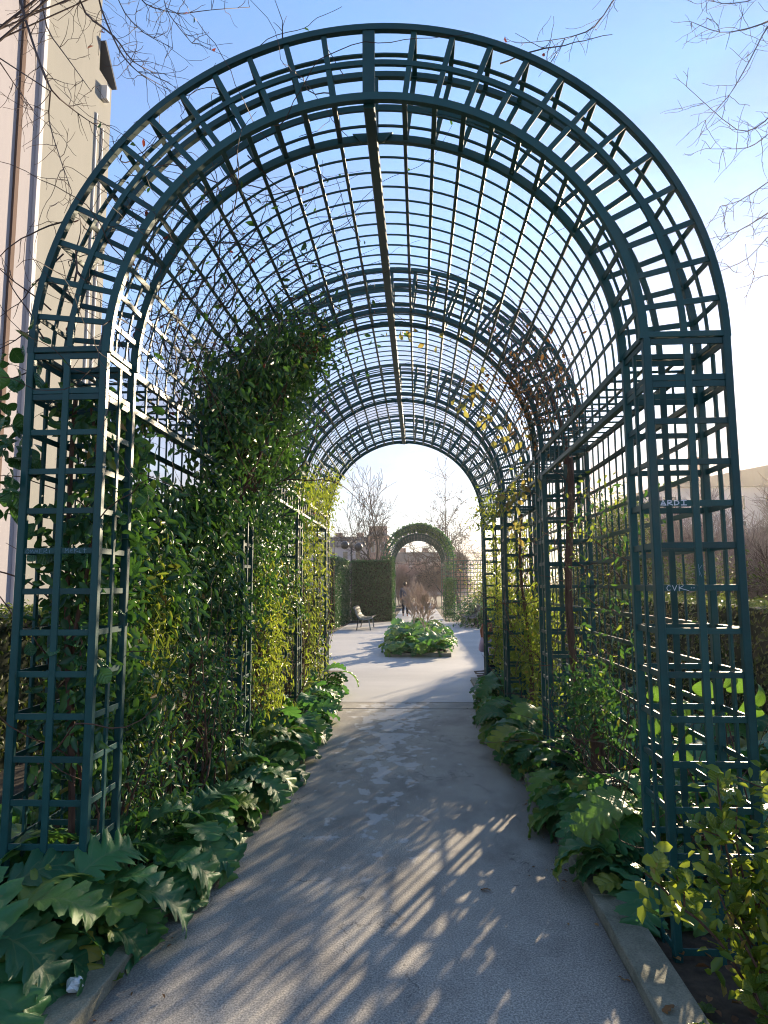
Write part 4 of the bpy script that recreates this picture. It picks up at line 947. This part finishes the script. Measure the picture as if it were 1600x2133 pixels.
branch_tree('bare tree whose thin branches hang into the top left corner', (-4.3, 4.6, 0), [
    ([(30, -120), (40, 0), (75, 110), (105, 190), (160, 235), (235, 285)], .009, 0), ([(105, 190), (100, 250), (125, 330), (150, 400)], .004, 0), ([(80, -60), (95, 60), (140, 120), (190, 190)], .005, .2),
    ([(150, -60), (175, 30), (240, 75), (275, 130), (330, 155)], .007, .1), ([(190, -80), (210, 20), (250, 110), (285, 150), (340, 180)], .006, -.1), ([(270, -40), (300, 10), (370, 30), (440, 20), (520, 15)], .004, .2),
    ([(330, -60), (345, 20), (375, 60), (400, 90)], .003, 0), ([(0, 130), (40, 190), (70, 230)], .004, .1), ([(-40, 30), (20, 60), (60, 20), (120, -30)], .004, .3), ([(230, -40), (260, 30), (300, 70), (360, 100)], .004, .3)], 4.0, 3)
branch_tree('bare tree whose thin branches hang in from the right edge', (4.2, 5.6, 0), [
    ([(1720, -20), (1640, 30), (1560, 60), (1500, 70), (1440, 45)], .006, 0), ([(1700, -60), (1600, 50), (1560, 130), (1520, 200), (1470, 250)], .006, .1), ([(1680, 150), (1590, 260), (1540, 280), (1430, 180)], .005, 0),
    ([(1700, 200), (1600, 280), (1560, 310), (1480, 310)], .004, .2), ([(1720, 350), (1620, 430), (1560, 470), (1500, 500)], .005, 0), ([(1700, 420), (1610, 480), (1560, 540), (1500, 565)], .004, .1), ([(1650, -80), (1580, 0), (1500, 10), (1470, -10)], .004, .1),
    ([(1700, 300), (1600, 380), (1540, 420), (1500, 430)], .004, .1), ([(1400, -80), (1290, -20), (1240, 60), (1180, 80), (1090, 90)], .006, -.2), ([(1720, 560), (1650, 560), (1570, 580)], .004, 0)], 5.0, 3)
near_r = tree_meshes(4.6, .045, 4, M['twig'], (6, 8), .5, .42, .003, .1, .66)
tree('bare_tree', near_r, (4.9, 8.6, 0), 1.1, 1.0, 'small bare tree with thin upright branches at the right edge below the sun')

# ------------------------------------------------------------------ buildings
def window_part(parent, x, y, z, w, h, ax):
    """ax 'x': wall facing -X/+X, pane in YZ; ax 'y': pane in XZ"""
    m = MB(); t = .05
    if ax == 'y': m.box(x - w/2, x + w/2, y - .06, y + .02, z, z + h)
    else: m.box(x - .06, x + .06, y - w/2, y + w/2, z, z + h)
    f = obj('window', m.mesh('window', M['palewall']), parent)
    m = MB()
    if ax == 'y': m.box(x - w/2 + t, x + w/2 - t, y - .075, y - .03, z + t, z + h - t)
    else: m.box(x - .075, x + .075, y - w/2 + t, y + w/2 - t, z + t, z + h - t)
    obj('pane', m.mesh('pane', M['glass']), f)
XB = -8.6
bl = obj('apartment_building', None, loc=(XB, 14, 0), label='tall beige windowless building side rising out of the frame at left', cat='building')
def bpart(name, mat, *boxes):
    m = MB()
    for b in boxes: m.box(b[0] - XB, b[1] - XB, b[2] - 14, b[3] - 14, b[4], b[5])
    return obj(name, m.mesh(name, mat), bl)
bpart('wall', M['beige'], (XB - 9, XB, 13.56, 16.1, -.02, 26))
bpart('end_wall', M['beige'], (XB - 9, XB - .004, 16.103, 16.83, -.02, 15.75))
bpart('corner_band', M['palewall'], (XB - .3, XB + .10, 13.42, 13.557, -.02, 26))
bpart('mauve_wall', M['mauve'], (XB - 9, XB + .03, 12.79, 13.417, -.02, 26))
bpart('drainpipe', M['brownpipe'], (XB - .1, XB + .10, 12.66, 12.787, -.02, 26))
bpart('mauve_wall', M['mauve'], (XB - 9, XB + .05, 5.0, 12.657, -.02, 26))
m = MB(); m.add([(x - XB, y - 14, z) for x in (XB - 1.2, XB + .12) for y, z in ((16.11, 16.6), (16.86, 15.75), (16.92, 15.8), (16.17, 16.68))], [(0, 1, 2, 3), (7, 6, 5, 4), (0, 4, 5, 1), (1, 5, 6, 2), (2, 6, 7, 3), (3, 7, 4, 0)])
obj('eave', m.mesh('eave', M['zinc']), bl)
bpart('vent_box', M['palewall'], (XB, XB + .16, 16.25, 16.42, 15.0, 15.4))
bpart('cable_conduit', M['palewall'], (XB, XB + .04, 16.02, 16.07, 4, 14.4))
bpart('cable_conduit', M['palewall'], (XB, XB + .04, 16.36, 16.41, 4, 14.2))

def far_building(label, x, y, w, d, h, mat, roof=2.2, floors=5, bays=6, gable=False):
    o = obj('apartment_building', None, loc=(x, y, 0), label=label, cat='building')
    m = MB(); m.box(-w/2, w/2, 0, d, -.02, h); obj('wall', m.mesh('wall', mat), o)
    m = MB()
    if gable: m.add([(-w/2 - .3, -.3, h), (w/2 + .3, -.3, h), (w/2 + .3, d, h), (-w/2 - .3, d, h), (0, -.3, h + roof), (0, d, h + roof)], [(0, 1, 4), (2, 3, 5), (1, 2, 5, 4), (3, 0, 4, 5), (0, 3, 2, 1)])
    else: m.add([(-w/2 - .3, -.3, h), (w/2 + .3, -.3, h), (w/2 + .3, d, h), (-w/2 - .3, d, h), (-w/2 + 1, 1, h + roof), (w/2 - 1, 1, h + roof), (w/2 - 1, d - 1, h + roof), (-w/2 + 1, d - 1, h + roof)], [(0, 3, 2, 1), (4, 5, 6, 7), (0, 1, 5, 4), (1, 2, 6, 5), (2, 3, 7, 6), (3, 0, 4, 7)])
    rf = obj('roof', m.mesh('roof', M['zinc']), o)
    for k in range(3):
        m = MB(); cx = -w/2 + w * (k + .6) / 3.4; m.box(cx - .5, cx + .5, 2, 2.5, h + roof * .4, h + roof + .7); ch = obj('chimney', m.mesh('chimney', M['farbrick']), rf)
    for fl in range(floors):
        for b in range(bays): window_part(o, -w/2 + w * (b + .5) / bays, 0, 1.2 + fl * (h - 1) / floors, w / bays * .42, (h - 1) / floors * .58, 'y')
    return o
far_building('distant grey apartment block with chimneys left of the far arch', -11.5, 95, 11, 12, 7.2, M['farwall'], 1.5, 3, 6)
far_building('distant reddish brick house beside the bare spreading tree', -5.4, 88, 2.6, 9, 8.2, M['farbrick'], .8, 3, 2)
far_building('distant pale house seen through the far arch', 1.5, 100, 12, 9, 5.0, M['farwall'], 1.6, 2, 5)
far_building('distant grey building behind the thicket at the right edge', 36, 62, 28, 14, 10.5, M['farwall'], 2.6, 4, 9, True)

# ------------------------------------------------------------------ plaza: island bed, shrub, benches, far pergola, people
IX0, IX1, IY0, IY1 = -.70, .71, 14.8, 21.5
ie = bpy.data.objects.new('island_kerb', None); COL.objects.link(ie); ie['kind'] = 'structure'; ie.location = (0, IY0, 0)
for bx in ((IX0, IX1, IY0, IY0 + .09), (IX0, IX1, IY1 - .09, IY1), (IX0, IX0 + .09, IY0 + .092, IY1 - .092), (IX1 - .09, IX1, IY0 + .092, IY1 - .092)):
    m = MB(); m.box(bx[0], bx[1], bx[2] - IY0, bx[3] - IY0, -.02, .09); obj('kerb_stone', m.mesh('kerb_stone', M['kerb']), ie)
sheet('island_soil', [(IX0 + .09, IY0 + .09), (IX1 - .09, IY0 + .09), (IX1 - .09, IY1 - .09), (IX0 + .09, IY1 - .09)], .05, M['soil'])
for j, y in enumerate(np.linspace(15.1, 21.1, 9)):
    for x in ((-.34, .36) if j % 2 == 0 else (-.40, .02, .42)):
        acanthus(x + rng.normal(0, .05), y + rng.normal(0, .08), 28, 1.22, 'acanthus clump packed into the island bed in the middle of the plaza', 'acanthus clumps in the island bed', z=.05)
st = tree_meshes(1.9, .022, 4, M['pinktwig'], (6, 8), .46, .50, .0022, .16, .56, 1, .04)
tree('bare_shrub', st, (-.17, 18.3, .05), .4, 1.25, 'leafless round headed shrub in the island, left one of two', None, 'shrub')
tree('bare_shrub', st, (.13, 17.0, .05), 2.6, 1.12, 'leafless round headed shrub in the island, right one of two', None, 'shrub')

def bench(label, x, y, sgn):
    """profile in XZ, sgn=+1 faces +X"""
    o = obj('park_bench', None, loc=(x, y, 0), label=label, cat='bench')
    prof = [(-.36, .82), (-.30, .80), (-.27, .72), (-.24, .60), (-.19, .50), (-.10, .43), (.02, .40), (.14, .41), (.26, .44), (.34, .47)]
    L = 1.7
    for i in range(len(prof) - 1):
        (xa, za), (xb, zb) = prof[i], prof[i + 1]; mx, mz = (xa + xb) / 2, (za + zb) / 2; d = Vector((xb - xa, 0, zb - za)); ln = d.length; d.normalize(); nn = Vector((-d.z, 0, d.x))
        m = MB(); c = Vector((mx, 0, mz)); a = d * ln * .42; b = nn * .014
        q = [c - a - b, c + a - b, c + a + b, c - a + b]
        V = [(sgn * v.x, yy_, v.z) for yy_ in (-L/2, L/2) for v in q]
        m.add(V, [(0, 1, 2, 3), (7, 6, 5, 4), (0, 4, 5, 1), (1, 5, 6, 2), (2, 6, 7, 3), (3, 7, 4, 0)])
        obj('slat', m.mesh('slat', M['benchwood']), o)
    for yy_ in (-L/2 - .02, L/2 + .02):
        m = MB(); m.tube([(sgn * a, yy_, b - .02) for a, b in prof], .024, 6)
        obj('end_frame', m.mesh('end_frame', M['benchend']), o)
        for lx in (-.16, .2):
            m = MB(); m.tube([(sgn * lx, yy_, .41), (sgn * (lx + (.07 if lx > 0 else -.07)), yy_, 0)], .022, 6); obj('leg', m.mesh('leg', M['benchend'] if lx > 0 else M['metal']), o)
bench('dark slatted bench with curved back at the left of the plaza', -1.98, 24.3, 1)
bench('dark slatted bench with curved back at the right of the plaza', 1.95, 25.2, -1)

# far pergola with ivy and its flanking screens
FY = 31.0
fp = obj('trellis_pergola', None, loc=(0, FY, 0), label='far round arched trellis pergola overgrown with ivy beyond the island', cat='pergola')
def far_frame(yo, name):
    m = MB()
    for rr in (R_IN, (R_IN + R_OUT) / 2, R_OUT):
        m.tube([(math.sin(R(a)) * rr, yo, ZS + math.cos(R(a)) * rr) for a in range(-90, 91, 6)], .018, 4)
    for a in [0] + ANG: m.tube([(math.sin(R(a)) * R_IN, yo, ZS + math.cos(R(a)) * R_IN), (math.sin(R(a)) * R_OUT, yo, ZS + math.cos(R(a)) * R_OUT)], .013, 4)
    return obj(name, m.mesh(name, M['paint']), fp, kind='stuff')
for yo in (0, .34, 2.5, 2.84, 5.0): far_frame(yo, 'arch_lattice')
m = MB()
for k in range(1, 30): m.tube([(math.sin(R(a)) * R_IN, .34 + k * .16, ZS + math.cos(R(a)) * R_IN) for a in range(-90, 91, 9)], .008, 3)
for a in [0] + ANG: m.tube([(math.sin(R(a)) * R_IN, .3, ZS + math.cos(R(a)) * R_IN), (math.sin(R(a)) * R_IN, 5, ZS + math.cos(R(a)) * R_IN)], .012, 3)
obj('vault_lattice', m.mesh('vault_lattice', M['paint']), fp, kind='stuff')
for sg in (-1, 1):
    for yo in (0, 2.5, 5.0):
        m = MB()
        for x in (R_IN, R_OUT):
            for dy in (0, .34): m.tube([(sg * x, yo + dy, -.03), (sg * x, yo + dy, ZS)], .02, 4)
        for z in LEV:
            for dy in (0, .34): m.tube([(sg * R_IN, yo + dy, z), (sg * R_OUT, yo + dy, z)], .014, 4)
            for x in (R_IN, R_OUT): m.tube([(sg * x, yo, z), (sg * x, yo + .34, z)], .014, 4)
        obj('tower', m.mesh('tower', M['paint']), fp, kind='stuff')
n = 5200
a = np.radians(rng.normal(16, 32, n)); rr = rng.uniform(1.42, 1.80, n); yy = rng.uniform(-.08, 1.2, n)
P = np.stack([np.sin(a) * rr, yy, ZS + np.cos(a) * rr], 1); P = P[(np.abs(a) < 1.5)]
obj('ivy', leaf_cloud(P, np.tile((0, -1, .3), (len(P), 1)), .085, M['ivyleaf'], 'ivy', .7), fp, kind='stuff')
P = np.concatenate([box_points(1500, 1.2, 1.75, -.1, .4, .1, 2.9, clumpy(3, -.1, .4, 61)), box_points(2200, -1.75, -1.12, -.1, .4, .05, 3.0)])
obj('ivy', leaf_cloud(P, np.tile((0, -1, .3), (len(P), 1)), .085, M['ivyleaf'], 'ivy', .7), fp, kind='stuff')
hedge('ivy_screen', 'square dark wall of clipped ivy left of the far arch', -3.05, -1.2, 30.2, 30.75, 2.75, 17000, .085, M['ivyleaf'], 'ivy')
hedge('ivy_screen', 'dark ivy covered side wall behind the left bench', -3.6, -3.1, 24.5, 30.1, 2.7, 12000, .09, M['ivyleaf'], 'ivy')
tsn = obj('trellis_screen', None, loc=(2.4, 31.0, 0), label='open square green trellis screen right of the far arch', cat='trellis')
for k in range(13):
    m = MB(); x = -.75 + k * .16; m.box(x - .012, x + .012, -.012, .012, -.03, ZS); obj('upright_slat', m.mesh('upright_slat', M['paint']), tsn)
for k in range(15):
    m = MB(); z = .1 + k * .187; m.box(-.80, 1.25, -.026, -.013, z - .013, z + .013); obj('cross_slat', m.mesh('cross_slat', M['paint']), tsn)
pb = obj('leafy_bush', None, loc=(3.3, 29.4, 0), label='yellow green leafy bush in front of the far trellis screen', cat='bush')
P = np.concatenate([rng.normal((3.2, 29.4, 1.4), (.4, .3, .6), (2200, 3)), rng.normal((3.0, 29.0, .6), (.5, .3, .3), (900, 3))]); P = P[P[:, 2] > .02]
obj('foliage', leaf_cloud(rel(P, (3.3, 29.4, 0)), np.tile((-.4, -.7, .4), (len(P), 1)), .11, M['yellowleaf'], 'foliage', .4), pb, kind='stuff')
obj('stems', stems_mesh([(wander((dx, 0, 0), (dx, 0, 1), 1.7, .2, .1), .02, .006) for dx in (-.2, 0, .2)], 'stems', M['bark'], 5), pb, kind='stuff')
lb = obj('leafy_bush', None, loc=(2.6, 26.6, 0), label='low dark green plants behind the right bench', cat='bush')
P = rng.normal((2.6, 26.6, .4), (.5, 1.2, .28), (2400, 3)); P = P[P[:, 2] > .02]
obj('foliage', leaf_cloud(rel(P, (2.6, 26.6, 0)), np.tile((-.3, -.7, .5), (len(P), 1)), .14, M['ivyleaf'], 'foliage', .5), lb, kind='stuff')

# globe lamps on a hooped post
gl = obj('globe_lamp', None, loc=(-3.25, 31.8, 0), label='dark post with two globes under curved hoops left of the ivy wall', cat='lamp')
m = MB(); m.tube([(0, 0, -.03), (0, 0, 3.7)], [.05, .035], 8); obj('post', m.mesh('post', M['metal']), gl)
for dx, dz in ((-.32, 3.55), (.35, 3.45)):
    V, Fc = [], []
    for i in range(9):
        for j in range(14):
            t, p = math.pi * i / 8, 2 * math.pi * j / 14; V.append((dx + .21 * math.sin(t) * math.cos(p), .21 * math.sin(t) * math.sin(p), dz + .21 * math.cos(t)))
    for i in range(8):
        for j in range(14): Fc.append((i*14 + j, i*14 + (j+1) % 14, (i+1)*14 + (j+1) % 14, (i+1)*14 + j))
    obj('globe', mesh_np('globe', V, Fc, M['metal'], smooth=True), gl)
    m = MB(); m.tube([(dx + .38 * math.cos(R(q)), 0, dz - .05 + .42 * math.sin(R(q))) for q in range(-10, 191, 10)], .016, 5); obj('hoop', m.mesh('hoop', M['metal']), gl)

# people
def skin_part(name, verts, edges, radii, mat, parent, root=0):
    me = bpy.data.meshes.new(name); me.from_pydata(verts, edges, []); me.materials.append(mat)
    o = obj(name, me, parent)
    md = o.modifiers.new('skin', 'SKIN'); md.use_smooth_shade = True
    for i, r_ in enumerate(radii):
        rr = r_ if isinstance(r_, tuple) else (r_, r_)
        me.skin_vertices[0].data[i].radius = rr
    me.skin_vertices[0].data[root].use_root = True
    sb = o.modifiers.new('sub', 'SUBSURF'); sb.levels = 1; sb.render_levels = 1
    return o
def head_mesh(name, c, s, mat, parent, sx=.075, sy=.095, sz=.115, nose=None):
    V, Fc = [], []; n, mN = 12, 16
    for i in range(n + 1):
        for j in range(mN):
            t, p = math.pi * i / n, 2 * math.pi * j / mN
            x, y, z = math.sin(t) * math.cos(p), math.sin(t) * math.sin(p), math.cos(t)
            tap = 1 - .22 * max(0, -z)
            yy_ = y * sy * tap
            if nose and abs(x) < .25 and -.25 < z < .15 and y * nose > .8: yy_ += nose * .018
            V.append((c[0] + x * sx * tap * s, c[1] + yy_ * s, c[2] + z * sz * s))
    for i in range(n):
        for j in range(mN): Fc.append((i*mN + j, i*mN + (j+1) % mN, (i+1)*mN + (j+1) % mN, (i+1)*mN + j))
    return obj(name, mesh_np(name, V, Fc, mat, smooth=True), parent)
wp = obj('person', None, loc=(-.68, 33.5, .004), label='person in dark trousers and grey jacket walking away under the far arch', cat='person')
V = [(0, 0, .92), (0, .01, 1.15), (0, .02, 1.36), (0, .01, 1.47), (.09, 0, .86), (.10, .12, .50), (.10, .05, .07), (.10, .17, .03), (-.09, 0, .86), (-.10, -.06, .48), (-.10, -.28, .12), (-.10, -.18, .04),
     (.17, .01, 1.38), (.23, -.05, 1.12), (.22, .06, .88), (.22, .10, .80), (-.17, .01, 1.38), (-.23, .06, 1.12), (-.22, .14, .90), (-.22, .17, .82)]
E_ = [(0, 1), (1, 2), (2, 3), (0, 4), (4, 5), (5, 6), (6, 7), (0, 8), (8, 9), (9, 10), (10, 11), (2, 12), (12, 13), (13, 14), (14, 15), (2, 16), (16, 17), (17, 18), (18, 19)]
skin_part('body', V, E_, [.13, .12, .13, .05, .085, .06, .04, .04, .085, .06, .04, .04, .06, .045, .033, .035, .06, .045, .033, .035], M['skin'], wp)
head_mesh('head', (0, .02, 1.61), 1, M['skin'], wp, nose=1); head_mesh('hair', (0, -.005, 1.635), 1, M['dkhair'], wp, .082, .098, .105)
skin_part('jacket', [(0, 0, .90), (0, .01, 1.15), (0, .02, 1.36), (.17, .01, 1.39), (.23, -.05, 1.12), (.22, .05, .90), (-.17, .01, 1.39), (-.23, .06, 1.12), (-.22, .13, .92)], [(0, 1), (1, 2), (2, 3), (3, 4), (4, 5), (2, 6), (6, 7), (7, 8)], [(.17, .14), .155, .16, .085, .065, .05, .085, .065, .05], M['greycloth'], wp)
skin_part('trousers', [(0, 0, .93), (.09, 0, .84), (.10, .12, .50), (.10, .05, .10), (-.09, 0, .84), (-.10, -.06, .48), (-.10, -.28, .14)], [(0, 1), (1, 2), (2, 3), (0, 4), (4, 5), (5, 6)], [.15, .105, .08, .06, .105, .08, .06], M['dkcloth'], wp)

# seated person just past the end of the tunnel, on the kerb edge, leaning forward, mostly hidden by the last right tower
sp_ = obj('person', None, loc=(1.42, 12.0, .05), label='seated person with long red brown hair and lavender top behind the last right tower', cat='person')
V = [(0, 0, .12), (-.04, 0, .38), (-.10, .02, .58), (-.13, .03, .67), (-.09, .05, .12), (-.10, .40, .36), (-.10, .46, .04), (-.10, .58, .02), (.09, .05, .12), (.10, .40, .36), (.10, .46, .04), (.10, .58, .02),
     (-.26, .03, .56), (-.30, .16, .36), (-.16, .34, .42), (-.12, .40, .42), (.08, .03, .58), (.16, .16, .38), (.12, .34, .42), (.1, .40, .42)]
skin_part('body', V, E_, [.13, .11, .11, .045, .085, .06, .04, .04, .085, .06, .04, .04, .055, .042, .03, .03, .055, .042, .03, .03], M['skin'], sp_)
head_mesh('head', (-.18, .06, .80), 1, M['skin'], sp_, .075, .095, .115, nose=1)
head_mesh('hair', (-.18, .04, .82), 1, M['redhair'], sp_, .088, .098, .11)
m = MB(); m.tube([(-.18, -.03, .86), (-.20, -.07, .74), (-.22, -.06, .62), (-.23, -.05, .52)], [.06, .085, .075, .02], 9); m.tube([(-.25, .05, .84), (-.28, .04, .72), (-.29, .03, .58)], [.03, .045, .015], 7)
obj('hair', m.mesh('hair', M['redhair'], True), sp_)
skin_part('top', [(0, 0, .10), (-.04, 0, .38), (-.10, .02, .57), (-.26, .03, .57), (-.30, .16, .36), (-.18, .32, .41), (.08, .03, .59), (.16, .16, .38), (.13, .32, .41)], [(0, 1), (1, 2), (2, 3), (3, 4), (4, 5), (2, 6), (6, 7), (7, 8)], [.16, .14, .14, .075, .058, .045, .075, .058, .045], M['lavcloth'], sp_)
skin_part('trousers', [(0, 0, .12), (-.09, .05, .12), (-.10, .40, .37), (-.10, .46, .06), (.09, .05, .12), (.10, .40, .37), (.10, .46, .06)], [(0, 1), (1, 2), (2, 3), (0, 4), (4, 5), (5, 6)], [.145, .10, .075, .055, .10, .075, .055], M['dkcloth'], sp_)

# ------------------------------------------------------------------ small things on the ground
DL = leaf_big('dead_leaf', M['deadleaf'], .06, .022, 3, .3, 10, .02, 15, -40, .004, .5, petr=.0012)
for x, y, lab, rz in ((.37, 3.62, 'single curled brown leaf lying on the asphalt near the right kerb', .9), (.93, 2.62, 'small brown leaf lying on top of the right kerb', 2.0)):
    obj('fallen_leaf', DL, loc=(x, y, .008 if x < .8 else .068), rot=(0, .2, rz), scale=.9, label=lab, cat='leaf')
V, Fc = [], []
for i in range(7):
    for j in range(10):
        t, p = math.pi * i / 6, 2 * math.pi * j / 10; r_ = .032 * (1 + rng.normal(0, .14))
        V.append((r_ * math.sin(t) * math.cos(p), r_ * math.sin(t) * math.sin(p), .028 + .8 * r_ * math.cos(t)))
for i in range(6):
    for j in range(10): Fc.append((i*10 + j, i*10 + (j+1) % 10, (i+1)*10 + (j+1) % 10, (i+1)*10 + j))
obj('crumpled_tissue', mesh_np('crumpled_tissue', V, Fc, M['paper']), loc=(-1.33, 2.62, .06), label='small crumpled white tissue on the left kerb among the leaves', cat='tissue')
for x, y, lab in ((-1.245, 2.78, 'tiny green weed sprouting at the joint of the left kerb'), (1.05, 2.68, 'tiny green weed at the foot of the front right tower')):
    w_ = obj('weed', None, loc=(x, y, .01), label=lab, cat='weed')
    for k in range(7): obj('leaf', SL[1], w_, rot=(.2, 0, k * .9), scale=.6)
n = 1500
P = np.concatenate([rng.uniform((PR + KW + .02, 1.0, .035), (2.6, 9, .05), (n, 3)), rng.uniform((-2.8, 1.0, .035), (PL - KW - .02, 9, .05), (n // 2, 3))])
Pp = np.concatenate([np.stack([PR - np.abs(rng.normal(0, .10, 70)), rng.uniform(1.6, 9, 70), np.full(70, .006)], 1), np.stack([PL + np.abs(rng.normal(0, .10, 70)), rng.uniform(1.6, 9, 70), np.full(70, .006)], 1)])
obj('fallen_leaves', leaf_cloud(Pp, np.tile((0, 0, 2.4), (len(Pp), 1)), .022, M['deadleaf'], 'fallen_leaves', .5, droop=0), kind='stuff')
obj('fallen_leaves', leaf_cloud(P, np.tile((0, 0, 1.6), (len(P), 1)), .055, M['deadleaf'], 'fallen_leaves', .55, droop=0), kind='stuff')

# ------------------------------------------------------------------ thin scattering volume, added for the glow and glare veil near the sun
hm_ = bpy.data.materials.new('glow_haze'); hm_.use_nodes = True; ht = hm_.node_tree; ht.nodes.clear()
ho = nd(ht, 'ShaderNodeOutputMaterial'); hv = nd(ht, 'ShaderNodeVolumePrincipled')
hv.inputs['Color'].default_value = (1.0, 0.96, 0.92, 1); hv.inputs['Density'].default_value = 0.0006; hv.inputs['Anisotropy'].default_value = 0.7
ht.links.new(hv.outputs[0], ho.inputs['Volume'])
m = MB(); m.box(-310, 310, -70, 410, -1.1, 28); obj('glow_haze', m.mesh('glow_haze', hm_), kind='stuff')
